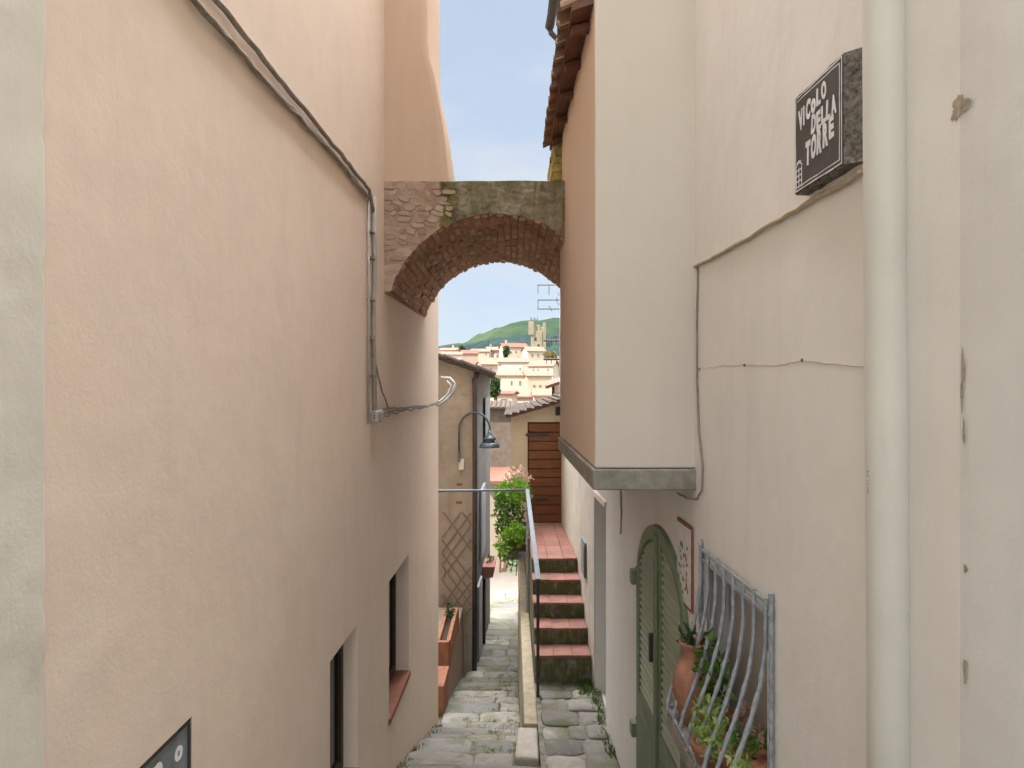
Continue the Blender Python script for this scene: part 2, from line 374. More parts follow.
# ------------------------------------------------------------------ setting: terrain, hills
def height(x, y):
    pts = [(-40, -1.7), (0, -1.75), (5.8, -3.45), (8.6, -4.4), (12.9, -5.6), (20, -6.6), (34, -6.9), (60, -16), (80, -14), (100, -10), (140, -5), (180, 0), (220, 4.5), (260, 9), (320, 13), (420, 16), (700, 18), (4500, 0)]
    for (a, za), (b, zb) in zip(pts, pts[1:]):
        if y <= b: return za + (zb - za) * max(0, (y - a) / (b - a))
    return 0
mb = MB(); ys = [-300, -40, -20, -5, 0, 3, 5.8, 8.6, 12.9, 16, 20, 27, 34, 45, 60, 80, 100, 120, 140, 160, 180, 200, 220, 240, 260, 290, 320, 370, 420, 500, 700, 1200, 2500, 4500]
xs = [-3000, -1000, -400, -200, -100, -60, -30, -12, -5, -1.5, 0, 1.5, 5, 12, 30, 60, 100, 200, 400, 1000, 3000]
vs = [(x, y, height(x, y) - .25) for y in ys for x in xs]; n = len(xs)
mb.add(vs, [(j*n+i, j*n+i+1, (j+1)*n+i+1, (j+1)*n+i) for j in range(len(ys)-1) for i in range(n-1)])
tag(mb.build('terrain', M['terrain'], recalc=False), kind='structure')

def ridge(name, m, Y, prof, depth, base, amp, sc, nx=160, ny=26, smooth=True):
    mb = MB(); x0, x1 = prof[0][0], prof[-1][0]
    def top(x):
        for (a, ya), (b, yb) in zip(prof, prof[1:]):
            if x <= b: 
                t = (x - a) / (b - a); t = t * t * (3 - 2 * t)
                return ya + (yb - ya) * t
        return prof[-1][1]
    vs = []
    for j in range(ny + 1):
        t = j / ny
        for i in range(nx + 1):
            x = x0 + (x1 - x0) * i / nx
            X = (x - 512) / F * Y; h = (384 - top(x)) / F * Y
            k = math.sin(min(1, t * 1.6) * math.pi / 2) if t < .625 else math.cos((t - .625) / .375 * math.pi / 2)
            yy = Y - depth * .6 + depth * t
            z = base + (h - base) * k
            z += amp * (noise.noise(Vector((X * sc, yy * sc, 3))) + .5 * noise.noise(Vector((X * sc * 2.7, yy * sc * 2.7, 9)))) * min(1, k * 2)
            vs.append((X * yy / Y, yy, z))
    n = nx + 1
    mb.add(vs, [(j*n+i, j*n+i+1, (j+1)*n+i+1, (j+1)*n+i) for j in range(ny) for i in range(nx)])
    return mb.build(name, m, smooth=smooth, recalc=False)
tag(ridge('hill', M['hill'], 900, [(-300, 352), (300, 350), (430, 348), (462, 345), (480, 335), (500, 327), (530, 321.5), (560, 319), (640, 316), (800, 330), (1300, 350)], 420, 10, 3.5, .03, 300), kind='structure')
wd = ridge('far_wood', M['wood'], 470, [(-300, 350), (300, 348), (430, 348), (450, 347.5), (470, 345), (490, 341), (515, 337), (540, 336), (600, 334), (800, 345), (1300, 352)], 200, 6, 2.4, .16, 420, 30, smooth=False)
tag(wd, kind='stuff')

# ------------------------------------------------------------------ alley ground
def zL(Y):
    pts = [(-4, -1.6), (0, -1.62), (5.84, -3.27), (8.57, -4.21), (12.9, -5.39), (20, -6.4), (34, -6.62)]
    for (a, za), (b, zb) in zip(pts, pts[1:]):
        if Y <= b: return za + (zb - za) * max(0, (Y - a) / (b - a))
    return -6.62
def lane_right(Y): return XR(Y) if Y < 6.3 else (.12 if Y < 13 else .5)
mb = MB(); rows = [-3 + .25 * i for i in range(0, 97)]
vs = []
for y in rows:
    xa = (XL(y) if y < 8.5 else -1.4) - .03; xb = lane_right(y) + .03
    for k in range(9):
        x = xa + (xb - xa) * k / 8
        vs.append((x, y, zL(y) - .004 + .014 * noise.noise(Vector((x * 3, y * 3, 0)))))
mb.add(vs, [(j*9+i, j*9+i+1, (j+1)*9+i+1, (j+1)*9+i) for j in range(len(rows)-1) for i in range(8)])
tag(mb.build('path', M['dirt'], recalc=False, smooth=True), kind='structure')

def chaikin(poly, n=2):
    for _ in range(n):
        q = []
        for i in range(len(poly)):
            a, b = poly[i], poly[(i+1) % len(poly)]
            q += [(a[0]*.78+b[0]*.22, a[1]*.78+b[1]*.22), (a[0]*.22+b[0]*.78, a[1]*.22+b[1]*.78)]
        poly = q
    return poly
def paving(name, y0, y1, left, right, zf, dmin, dmax, wmin, wmax, skip, rnd, gap=.009, dz=.016):
    mb = MB(); y = y0
    while y < y1:
        d = rnd.uniform(dmin, dmax); xa, xb = left(y), right(y); x = xa + .01
        while x < xb - .06:
            w = min(rnd.uniform(wmin, wmax), xb - x)
            if xb - (x + w) < wmin * .5: w = xb - x
            if rnd.random() > skip:
                kj = min(1., min(w, d) / .34); j = lambda s: rnd.uniform(-s, s) * kj
                g = gap
                p = [(x+g+j(.015), y+g+j(.03)), (x+w*.5+j(.05), y+g*.6+j(.035)), (x+w-g+j(.015), y+g+j(.03)), (x+w-g*.6+j(.02), y+d*.5+j(.04)), (x+w-g+j(.015), y+d-g+j(.03)), (x+w*.5+j(.05), y+d-g*.6+j(.035)), (x+g+j(.015), y+d-g+j(.03)), (x+g*.6+j(.02), y+d*.5+j(.04))]
                p = chaikin(p, 1)
                cx = sum(q[0] for q in p) / len(p); cy = sum(q[1] for q in p) / len(p)
                zc = zf(cy) + rnd.uniform(-.008, dz); ta, tb = rnd.uniform(-.03, .03), rnd.uniform(-.02, .06)
                sl = (zf(cy + .1) - zf(cy - .1)) / .2
                def zz(q): return zc + (q[0]-cx)*ta + (q[1]-cy)*(sl*.55+tb)
                lo = [(q[0], q[1], zz(q) - .12) for q in p]
                hi0 = [(q[0], q[1], zz(q) - .010) for q in p]
                hi1 = [(cx+(q[0]-cx)*.93, cy+(q[1]-cy)*.93, zz(q) + .004*rnd.uniform(-1, 1)) for q in p]
                k = len(p); vs = lo + hi0 + hi1 + [(cx, cy, zc + rnd.uniform(-.004, .008))]
                fs = [(a*k+i, a*k+(i+1) % k, (a+1)*k+(i+1) % k, (a+1)*k+i) for a in range(2) for i in range(k)]
                fs += [(2*k+i, 2*k+(i+1) % k, 3*k) for i in range(k)]
                mb.add(vs, fs)
            x += w
        y += d * .97
    return mb.build(name, M['paving'], smooth=True, recalc=False)
def no_parapet(Y): return XR(Y) - .02 if Y < 5.5 else .02
tag(paving('alley_paving', -1, 21, lambda Y: (XL(Y) if Y < 8.5 else -.95 + max(0, Y - 9) * .035), lambda Y: no_parapet(Y) if Y < 6.5 else (.10 if Y < 13 else .32), zL, .36, .70, .30, .85, .11, random.Random(11)), kind='structure')
tag(paving('forecourt_paving', 5.58, 7.42, lambda Y: .27, lambda Y: XR(Y) - .02, lambda Y: -3.205, .20, .40, .16, .36, .03, random.Random(23), dz=.02), kind='structure')
mb = MB(); mb.box((.245, 5.6, -3.9), (.93, 7.45, -3.215)); tag(mb.build('forecourt_ground', M['mortar']), kind='structure')
# tufts of grass and moss along the joints
mb = MB(); rg = random.Random(3)
def tuft(x, y, z, n, h):
    for _ in range(n):
        mb.leaf((x + rg.gauss(0, .02), y + rg.gauss(0, .03), z), h, rg, 1.8, .18)
for _ in range(70):
    y = rg.uniform(5.6, 8.4); tuft(XL(y) + rg.uniform(.01, .07), y, zL(y), 5, .045)
for _ in range(60):
    y = rg.uniform(4.8, 7.3); tuft(XR(y) - rg.uniform(.01, .06), y, zL(y) if y < 5.9 else -3.22, 6, .06)
for _ in range(150):
    y = rg.uniform(6.6, 13); x = rg.uniform(-.28, .08); tuft(x, y, zL(y) - .005, 8, .04)
for _ in range(90):
    y = rg.uniform(6.8, 12); x = rg.uniform(-.75, .0); tuft(x, y, zL(y) - .005, 6, .035)
for _ in range(26):
    tuft(rg.uniform(.72, .86), rg.uniform(7.1, 7.36), -3.2, 7, .07)
tag(mb.build('grass_tufts', M['grass'], recalc=False), kind='stuff', label='thin grass and moss in the paving joints')
mb = MB(); mb.box((-14, 20.6, -6.75), (14, 33, -6.52)); tag(mb.build('lower_street', plain('pale_paving', (.15, .135, .12), .9, 0, .12, 2)), kind='structure')

# ------------------------------------------------------------------ pink house on one side of the alley
pink = thing('pink_house', 'tall pink plastered house wall with two small recessed openings and a beam of cables', 'house', (-4, 4, -4))
mb = MB(LW); mb.hexa([(1.592, 0, -6), (8.5, 0, -6), (8.5, -12, -6), (1.592, -12, -6)], [(1.592, 0, HL), (8.5, 0, HL), (8.5, -12, HL), (1.592, -12, HL)])
wall = mb.build('wall', M['pink'], pink)
cs = []
def cutter(f, a, b):
    m_ = MB(f); m_.box(a, b); return m_.build('opening', M['pink'])
cs.append(cutter(LW, (5.53, -.158, -2.67), (6.44, .3, -1.585)))
cs.append(cutter(LW, (3.90, -.128, -2.52), (4.52, .3, -1.57)))
cs.append(cutter(LW, (1.78, -.018, -1.48), (2.31, .3, -1.11)))
cut(wall, cs)
mb = MB(LW); mb.box((5.50, -.16, -2.72), (6.44 - .003, .018, -2.668)); mb.build('sill', M['brick_sill'], pink, bevel=.006)
mb = MB(LW); mb.box((3.90, -.125, -2.53), (4.517, .012, -2.505)); mb.build('sill', M['concrete'], pink, bevel=.004)
for (a, b, z0, z1, dp) in ((5.535, 6.435, -2.66, -1.59, .156), (3.905, 4.515, -2.5, -1.575, .126)):
    mb = MB(LW); 
    for q in ((a, z0, a+.06, z1), (b-.06, z0, b, z1), (a+.06, z1-.06, b-.06, z1), (a+.06, z0, b-.06, z0+.06), ((a+b)/2-.03, z0+.06, (a+b)/2+.03, z1-.06)):
        mb.box((q[0], -dp, q[1]), (q[2], -dp + .035, q[3]))
    w = mb.build('window', M['dark_wood'], pink, bevel=.003)
    mb = MB(LW); mb.box((a+.05, -dp + .004, z0+.05), (b-.05, -dp + .012, z1-.05)); mb.build('pane', M['glass_dark'], w)
# built-out storey standing on the arch
prof = [(-1.6, 1.48), (-.485, 1.48), (-.508, 1.75), (-.538, 2.0), (-.575, 2.25), (-.605, 2.42), (-.640, 2.55), (-.658, 2.68), (-.664, 3.1), (-.667, HL + .04), (-1.6, HL + .04)]
mb = MB(); mb.hexa([(x, 5.36, z) for x, z in prof], [(x - .004, 6.42, z) for x, z in prof]); mb.build('upper_storey', M['peach'], pink, bevel=.05, seg=4)
mb = MB(LW); mb.hexa([(-3.4, .12, HL + .045), (8.7, .12, HL + .045), (8.7, -12, HL + .045), (-3.4, -12, HL + .045)], [(-3.4, .12, HL + .13), (8.7, .12, HL + .13), (8.7, -6, HL + 1.9), (-3.4, -6, HL + 1.9)]); mb.build('roof', M['roof_tile'], pink)

crm = thing('cream_house', 'grey-cream plastered house corner with a chipped edge beside the pink wall', 'house', (-4, 0, -2))
mb = MB(LW)
edge = []
rc = random.Random(2); z = -2.4
while z < HL: edge.append(z); z += .035
lo = [(1.602 + (rc.uniform(-.010, .002) if rc.random() < .10 else rc.uniform(-.0012, .0012)), .007, z) for z in edge]
vs = []
for u, nn, z in lo: vs += [(-3.5, .007, z), (u - .008, .007, z), (u - .001, .005, z), (u + .005, .001, z), (u + .03, -.1, z)]
mb.add(vs, [(j*5+i, j*5+i+1, (j+1)*5+i+1, (j+1)*5+i) for j in range(len(lo)-1) for i in range(4)])
mb.box((-3.5, -12, -2.4), (1.59, -.02, HL))
mb.build('wall', M['cream_grey'], crm, recalc=True)

rh = thing('sun_block', 'unseen tan block added beyond the pink house to keep sun off the gable house', 'house', (-8, 10.5, -5))  # unseen block, added to keep the sun off the gable house
mb = MB(); mb.box((-13, 8.75, -7), (-4, 12.4, 6)); mb.build('wall', M['tan'], rh)
mb = MB(); mb.hexa([(-13.2, 8.6, 6.003), (-3.8, 8.6, 6.003), (-3.8, 12.6, 6.003), (-13.2, 12.6, 6.003)], [(-13.2, 10.5, 6.9), (-3.8, 10.5, 6.9), (-3.8, 10.7, 6.9), (-13.2, 10.7, 6.9)]); mb.build('roof', M['roof_tile'], rh)

plate = thing('number_plate', 'blue-grey metal plate with pale characters set into the pink wall', 'plate', LW((2.05, 0, -1.48)))
mb = MB(LW); mb.box((1.785, -.016, -1.475), (2.302, -.008, -1.115)); mb.build('panel', M['bluegrey_panel'], plate)
mb = MB(LW)
mb.box((1.785, -.007, -1.127), (2.302, -.001, -1.115)); mb.box((2.290, -.007, -1.475), (2.302, -.001, -1.129)); mb.build('rim', M['iron_dark'], plate, bevel=.002)
def text_mesh(body, size, place, name, m, parent, offset=0.0, shear=0., extr=.0006, unit=False):
    cu = bpy.data.curves.new('txt', 'FONT'); cu.body = body; cu.size = size; cu.offset = offset; cu.extrude = extr; cu.shear = shear; cu.resolution_u = 4
    o = bpy.data.objects.new('txt', cu); COL.objects.link(o); bpy.context.view_layer.update()
    me = bpy.data.meshes.new_from_object(o.evaluated_get(bpy.context.evaluated_depsgraph_get()))
    vs = [tuple(v.co) for v in me.vertices]; fs = [tuple(p.vertices) for p in me.polygons]
    if unit:
        xa_, xb_ = min(v[0] for v in vs), max(v[0] for v in vs); ya_, yb_ = min(v[1] for v in vs), max(v[1] for v in vs)
        vs = [((v[0] - xa_) / (xb_ - xa_), (v[1] - ya_) / (yb_ - ya_), v[2]) for v in vs]
    bpy.data.objects.remove(o); bpy.data.curves.remove(cu); bpy.data.meshes.remove(me)
    mb = MB(); mb.add([place(*v) for v in vs], fs); return mb.build(name, m, parent, recalc=False)
text_mesh('n', .16, lambda x, y, z: LW((2.062 + x, -.0070 + z, -1.236 + y)), 'lettering', M['white_paint'], plate, .004)
text_mesh('o', .085, lambda x, y, z: LW((2.21 + x, -.0070 + z, -1.215 + y)), 'lettering', M['white_paint'], plate, .004)

# cables on the pink wall
def wob(pts, n, amp, rnd):
    out = []
    for (a, b) in zip(pts, pts[1:]):
        for k in range(n):
            t = k / n
            q = [a[i] + (b[i] - a[i]) * t for i in range(3)]
            q[2] += rnd.gauss(0, amp) if k else 0
            q[1] += rnd.gauss(0, amp * .3) if k else 0
            out.append(tuple(q))
    out.append(pts[-1]); return out
rb = random.Random(21)
def Lp(x, y, n=.016): Y = YL(x); return (Y, n, (384 - y) / F * Y)
mb = MB(LW); mb.tube(wob([(-1.5, .016, 1.29), (1.0, .016, 1.285), Lp(190, 1), Lp(262, 82), Lp(330, 153), Lp(366, 197)], 9, .0045, rb), .0115, 7); mb.tube(wob([(-1.5, .03, 1.30), (1.0, .03, 1.29), Lp(188, 1, .028), Lp(258, 80, .03), Lp(328, 153, .028), Lp(366, 199, .02)], 9, .005, rb), .006, 6)
tag(mb.build('cable', M['cable_grey'], smooth=True), 'lower of two weathered grey cables clipped high along the pink wall', 'cable', 'wall cables of the pink house')
mb = MB(LW); mb.tube(wob([(-1.5, .016, 1.38), (1.0, .016, 1.375), Lp(212, 1), Lp(280, 84), Lp(335, 150), Lp(367, 190), Lp(371, 212)], 9, .0035, rb), .0125, 7)
tag(mb.build('cable', M['cable_grey'], smooth=True), 'upper of two weathered grey cables clipped high along the pink wall', 'cable', 'wall cables of the pink house')
cond = thing('conduit', 'vertical pale grey conduit dropping down the pink wall with clips', 'conduit', LW((4.85, 0, -.25)))
mb = MB(LW); mb.tube([Lp(371, 196, .02), Lp(372, 260, .018), Lp(371, 330, .018), Lp(372, 415, .02)], .017, 8); mb.tube([Lp(366, 200, .015), Lp(366.5, 300, .015), Lp(366, 424, .015)], .009, 8)
mb.build('pipe', M['cable_light'], cond, smooth=True)
for y in (232, 258, 300, 338, 376):
    mb = MB(LW); a = Lp(368.5, y, 0); mb.box((a[0]-.05, .001, a[2]-.008), (a[0]+.05, .036, a[2]+.008)); mb.build('clip', M['cable_grey'], cond)
jb = thing('junction_box', 'small grey cable box low on the conduit of the pink wall', 'box', LW((4.95, 0, -.27)))
mb = MB(LW); mb.box((4.88, .001, -.275), (5.04, .06, -.19)); mb.build('body', M['cable_light'], jb, bevel=.012)
mb = MB(LW); mb.box((4.90, .061, -.262), (5.02, .068, -.203)); mb.build('lid', M['cable_white'], jb, bevel=.004)
mb = MB(LW)
for k in range(3):
    r_ = random.Random(40 + k)
    mb.tube(wob([Lp(370, 418 - 3*k, .03), Lp(385, 416 - 4*k, .02), Lp(402, 410 - k, .025), Lp(420, 408 - k, .02), Lp(434, 404 - .5*k, .03)], 6, .008, r_), .008, 6)
mb.tube(wob([Lp(370, 352, .02), Lp(378, 392, .03), Lp(386, 409, .02)], 5, .006, rb), .007, 6)
tag(mb.build('cable', M['cable_grey'], smooth=True), 'tangled grey cables running from the small box to the end of the pink wall', 'cable', 'wall cables of the pink house')
mb = MB()
mb.tube([px(426, 408, 8.1), px(437, 405, 8.35), px(446, 400, 8.5), px(453, 392, 8.6), px(455, 384, 8.65), px(450, 378.5, 8.7), px(441, 378, 8.72)], .021, 8)
mb.tube([px(428, 404, 8.15), px(440, 401, 8.4), px(448, 394, 8.55), px(451, 386, 8.6), px(447, 381, 8.65)], .011, 8)
tag(mb.build('conduit', M['cable_white'], smooth=True), 'white flexible conduit curling around the far corner of the pink wall', 'conduit')

# ------------------------------------------------------------------ stone arch
arch = thing('stone_arch', 'weathered masonry arch spanning the alley with a brick underside', 'arch', (-.12, 6.4, .7))
cx, cz, AR = -.124, .469, .853
Y0, Y1 = 5.35, 7.45
angs = [R_(-73 + 146 * i / 40) for i in range(41)]
ra = random.Random(9)
def arc(i, Y, r=AR):
    j = .011 * noise.noise(Vector((i * 1.7, Y * 5.2, 1.)))
    return (cx + (r + j) * math.sin(angs[i]), Y, cz + (r + j) * math.cos(angs[i]))
topz = 1.574
mb = MB()
def face_side(Y):
    pts = [arc(i, Y) for i in range(41)]
    tops = [(-1.02 if i == 0 else (.98 if i == 40 else p[0]), Y, topz + .006 * noise.noise(Vector((p[0] * 5, Y, 0)))) for i, p in enumerate(pts)]
    return pts, tops
fr, ft = face_side(Y0); bk, bt = face_side(Y1)
for pts, tops in ((fr, ft), (bk, bt)):
    zb = pts[0][2] - .01
    vs = pts + tops + [(-1.02, pts[0][1], zb), (.98, pts[0][1], zb)]
    fs = [(i, i+1, 41+i+1, 41+i) for i in range(40)] + [(82, 0, 41), (40, 83, 81)]
    mb.add(vs, fs)
mb.add(ft + bt, [(i, i+1, 41+i+1, 41+i) for i in range(40)])
zb = fr[0][2] - .01
for a, b in ((-1.02, fr[0][0]), (fr[40][0], .98)): mb.add([(a, Y0, zb), (b, Y0, zb), (b, Y1, zb), (a, Y1, zb)], [(0,1,2,3)])
mb.build('masonry', M['arch_face'], arch, recalc=False)
mb = MB(); ny = 24
vs = [arc(i, Y0 + (Y1 - Y0) * j / ny, AR - .004 + .016 * noise.noise(Vector((i * 1.1, j * 1.3, 5)))) for j in range(ny + 1) for i in range(41)]
mb.add(vs, [(j*41+i, j*41+i+1, (j+1)*41+i+1, (j+1)*41+i) for j in range(ny) for i in range(40)])
for k, f in enumerate(mb.f):
    mb.uv[k] = [((Y0 + (Y1-Y0) * (q // 41) / ny), AR * angs[q % 41]) for q in f]
mb.build('vault', M['vault'], arch, recalc=False, smooth=True)
mb = MB(); rz = random.Random(15); z = .60
while z < topz - .02:
    h = rz.uniform(.032, .06); x = -1.0
    while x < -.43:
        w = rz.uniform(.05, .12); xc, zc = x + w / 2, z + h / 2
        if math.hypot(xc - cx, zc - cz) > AR + .055 and xc + w / 2 < -.425 and rz.random() < .8 and zc + h / 2 < topz - .01:
            p = chaikin([(xc + sx_ * w * .47 + rz.uniform(-.012, .012), zc + sz_ * h * .46 + rz.uniform(-.010, .010)) for sx_, sz_ in ((-1, -1), (0, -1.1), (1, -1), (1.1, 0), (1, 1), (0, 1.1), (-1, 1), (-1.1, 0))], 2)
            d = rz.uniform(.001, .012)
            ca_ = rz.uniform(-.35, .15); p = [(xc + (a - xc) * math.cos(ca_) - (b - zc) * math.sin(ca_), zc + (a - xc) * math.sin(ca_) + (b - zc) * math.cos(ca_)) for a, b in p]
            mb.hexa([(a, Y0 + .02, b) for a, b in p], [(xc + (a - xc) * .8, Y0 - d, zc + (b - zc) * .8) for a, b in p])
        x += w
    z += h
mb.build('masonry_facing', M['arch_stone'], arch, bevel=.006)
mb = MB(); na = 36
for k in range(na):
    a0_, a1_ = angs[0] + (angs[-1] - angs[0]) * (k + .04) / na, angs[0] + (angs[-1] - angs[0]) * (k + .95) / na
    y = Y0 - (.0 if k % 2 else .12)
    while y < Y1:
        L = rz.uniform(.22, .27); ya, yb = max(y, Y0 + .004 + rz.uniform(0, .012)), min(y + L - .012, Y1 + rz.uniform(-.01, .01)); y += L
        if yb - ya < .03: continue
        ri = AR - rz.uniform(.004, .026); ro = AR + .03; t1, t2 = rz.uniform(-.006, .006), rz.uniform(-.006, .006)
        q = lambda r__, a__, y__: (cx + r__ * math.sin(a__), y__, cz + r__ * math.cos(a__))
        mb.hexa([q(ro, a0_, ya), q(ro, a1_, ya), q(ro, a1_, yb), q(ro, a0_, yb)], [q(ri + t1, a0_ + .004, ya + .004), q(ri - t1, a1_ - .004, ya + .004), q(ri + t2, a1_ - .004, yb - .004), q(ri - t2, a0_ + .004, yb - .004)])
mb.build('bricks', M['arch_brick'], arch, bevel=.005)
mb = MB(); mb.box((.70, Y0 + .01, -.43), (.95, Y1 - .01, zb - .002)); mb.build('pier', M['arch_face'], arch)
blk = MB(); rk = random.Random(4)
vs_ = []
for k in range(6):
    z0 = 1.58 + k * .072; blk.box((.335 + rk.uniform(-.014, .014), 5.62 + rk.uniform(-.03, .03), z0), (.75, 6.6, z0 + .068))
tag(blk.build('stub_wall', plain('lichen_stone', (.36, .29, .11), .95, 0, .4, 12, .01, dark=(.14, .12, .05)), bevel=.012), 'stub of yellow lichened stone wall standing on the arch below the eaves', 'wall')

# ------------------------------------------------------------------ cream house on the other side
cr = thing('bay_house', 'cream plastered house with jutting bay, green arched door and pale drainpipe', 'house', (3, 4, -3))
mb = MB(RW); mb.hexa([(1.56, 0, -6), (11.2, 0, -6), (11.2, -5, -6), (1.56, -5, -6)], [(1.56, 0, HR), (11.2, 0, HR), (11.2, -5, HR), (1.56, -5, HR)])
rw = mb.build('wall', [M['cream']], cr)
def arched(u0, u1, zb, zs, n=18, k=1.0):
    c = (u0 + u1) / 2; r = (u1 - u0) / 2; h = k
    return [(u0, zb), (u1, zb)] + [(c + r * math.cos(math.pi * i / n), zs + h * math.sin(math.pi * i / n)) for i in range(n + 1)]
DU0, DU1, DZB, DZS, DH = 3.72, 5.0, -3.02, -1.42, .52
cs = []
P = arched(DU0, DU1, DZB, DZS, 20, DH)
m_ = MB(RW); m_.hexa([(u, .3, z) for u, z in P], [(u, -.10, z) for u, z in P]); cs.append(m_.build('opening', M['cream']))
cs.append(cutter(RW, (2.66, -.14, -1.645), (3.42, .3, -.90)))
cs.append(cutter(RW, (6.53, -.60, -3.22), (7.22, .3, -1.12)))
cut(rw, cs)
# wall of the same house nearer the viewer, turned slightly at a worn corner
mb = MB()
a0 = RW((1.56, 0, 0)); 
pts = [(a0[0] + .0005, a0[1]), (a0[0] + .005, 1.535), (a0[0] + .014, 1.50), (a0[0] + .028, 1.45), (a0[0] + .06, 1.36), (1.13, 1.15), (1.20, -2.5), (6, -2.5), (6, 1.56)]
mb.hexa([(x, y, -4) for x, y in pts], [(x, y, HR) for x, y in pts])
nw_ = mb.build('wall', M['near_shade'], cr)
for (x, y, w, h) in ((960, 106, .024, .028), (963, 370, .004, .05), (964, 432, .003, .03), (966, 567, .005, .012), (965, 668, .004, .03), (962, 395, .003, .04)):
    Y = 1.553; mb = MB(); rq = random.Random(x + y); p0 = px(x, y, Y); pts = []
    N = 30
    for k in range(N):
        t = 2 * math.pi * k / N; r = .55 + .45 * abs(math.sin(t * 1.5 + x)) + rq.uniform(-.14, .14)
        pts.append((p0[0] + w * r * math.cos(t), p0[1], p0[2] + h * r * math.sin(t)))
    xw = lambda zz: 0
    lo = [(RW((YR(512 + F * q[0] / q[1]), .0005, q[2]))) for q in pts]; hi = [(RW((YR(512 + F * q[0] / q[1]), .0012, q[2]))) for q in pts]
    mb.hexa(lo, hi); mb.build('plaster_chip', plain('bare_render', (.34, .285, .22), .95, 0, .5, 60, .004), cr)
# drainpipe
mb = MB(RW); mb.tube([(1.808, .03, HR), (1.808, .03, 1.0), (1.80, .03, .2), (1.786, .03, -.8), (1.772, .03, -3)], .0525, 24)
dpipe = mb.build('drainpipe', M['pipe_cream'], cr, smooth=True)
pc = Vector(RW((1.806, .03, 0))); az0 = math.atan2(-pc.x, -pc.y)
def on_pipe(x, y, e):
    a = az0 + (y * .9 / .0525) + .62; rr_ = .0537 + e
    q = Vector(RW((1.8035, .03, 0)))
    return (q.x + rr_ * math.sin(a), q.y + rr_ * math.cos(a), -.285 + x)
text_mesh('8N147', .022, on_pipe, 'stencil_mark', plain('faded_ink', (.14, .11, .11), .8), dpipe, extr=.0001)
# bay
mb = MB(); BN, BF = 3.62, 5.8
def bx(Y): return .4877 - .0145 * Y
foot = [(bx(BN), BN), (XR(BN) + .1, BN), (XR(BF) + .1, BF), (bx(BF), BF)]
NZ = 30; loops = []
for k in range(NZ + 1):
    z = -.443 + (2.06 + .443) * k / NZ
    w1 = .0035 * noise.noise(Vector((0, 0, z * 3.1))) + .0015 * noise.noise(Vector((4, 0, z * 11))); w2 = .003 * noise.noise(Vector((9, 0, z * 3.7)))
    loops.append([(foot[0][0] + w1, foot[0][1] + w1 * .6, z), (foot[1][0], foot[1][1] + w2, z), (foot[2][0], foot[2][1], z), (foot[3][0] + w2, foot[3][1], z)])
vs = [p for l in loops for p in l]; fs = [(0, 1, 2, 3), tuple(NZ * 4 + q for q in (3, 2, 1, 0))]
for k in range(NZ):
    for q in range(4):
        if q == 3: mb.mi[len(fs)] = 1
        fs.append((k*4+q, k*4+(q+1) % 4, (k+1)*4+(q+1) % 4, (k+1)*4+q))
mb.add(vs, fs)
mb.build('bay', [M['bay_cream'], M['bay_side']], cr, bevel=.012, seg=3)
mb = MB(); rs = random.Random(8)
def ledge_loop(z, o): return [(bx(BN) - o, BN - o - .004, z), (XR(BN) + .05, BN - o - .004, z), (XR(BF) + .05, BF + .03, z), (bx(BF) - o, BF + .03, z)]
mb.hexa(ledge_loop(-.556, .012), ledge_loop(-.446, .016)); mb.build('concrete_slab', M['concrete'], cr, bevel=.01)
mb = MB(); mb.hexa([(bx(BN) + .012, BN + .001, 1.95), (XR(BN) + .1, BN + .001, 1.95), (XR(BN) + .1, BN + .09, 1.95), (bx(BN) + .012, BN + .09, 1.95)], [(bx(BN) + .012, BN + .001, 2.12), (XR(BN) + .1, BN + .001, 2.36), (XR(BN) + .1, BN + .09, 2.36), (bx(BN) + .012, BN + .09, 2.12)]); mb.build('bay_gable', M['bay_cream'], cr)
# eaves over the bay
mb = MB(); ey0, ey1, ex, ez = 3.66, 5.86, .318, 1.98
mb.hexa([(ex, ey0, ez), (1.6, ey0, ez + .44), (1.6, ey1, ez + .44), (ex, ey1, ez)], [(ex, ey0, ez + .03), (1.6, ey0, ez + .47), (1.6, ey1, ez + .47), (ex, ey1, ez + .03)])
rf = mb.build('roof', M['roof_brown'], cr)
mb = MB()
k = 0; y = ey0
while y < ey1:
    for s in range(7):
        x0 = ex - .055 + s * .19; 
        n = 7; rr = .085; ring = []
        for (xx, dz_) in ((x0, 0), (x0 + .22, .02)):
            zz = ez + .045 + (xx - ex) * .343 + dz_
            ring.append([(xx + rs.uniform(-.006, .006), y + .1 - rr * math.cos(math.pi * i / (n-1)), zz + rr * .75 * math.sin(math.pi * i / (n-1))) for i in range(n)])
            ring[-1] += [(p[0], p[1] * .86 + (y + .1) * .14, p[2] - .014) for p in ring[-1][::-1]]
        mb.hexa(ring[0], ring[1])
    y += .2
mb.build('tiles', M['roof_tile'], rf, smooth=False)
for k in range(6):
    mb = MB()
    yy = ey0 + .15 + k * .44; mb.hexa([(ex + .012, yy, ez - .045), (bx(yy) + .02, yy, ez - .012), (bx(yy) + .02, yy + .06, ez - .012), (ex + .012, yy + .06, ez - .045)], [(ex + .012, yy, ez - .002), (bx(yy) + .02, yy, ez + .03), (bx(yy) + .02, yy + .06, ez + .03), (ex + .012, yy + .06, ez - .002)])
    mb.build('rafter_end', M['roof_brown'], rf)
gut = thing('gutter', 'grey half-round gutter with an elbow high above the bay eaves', 'gutter', px(556, 20, 5.0))
mb = MB(); mb.tube([px(561, -60, 4.2), px(552, 14, 5.0), px(549.5, 27, 5.12)], .034, 12); mb.build('trough', M['zinc'], gut, smooth=True)
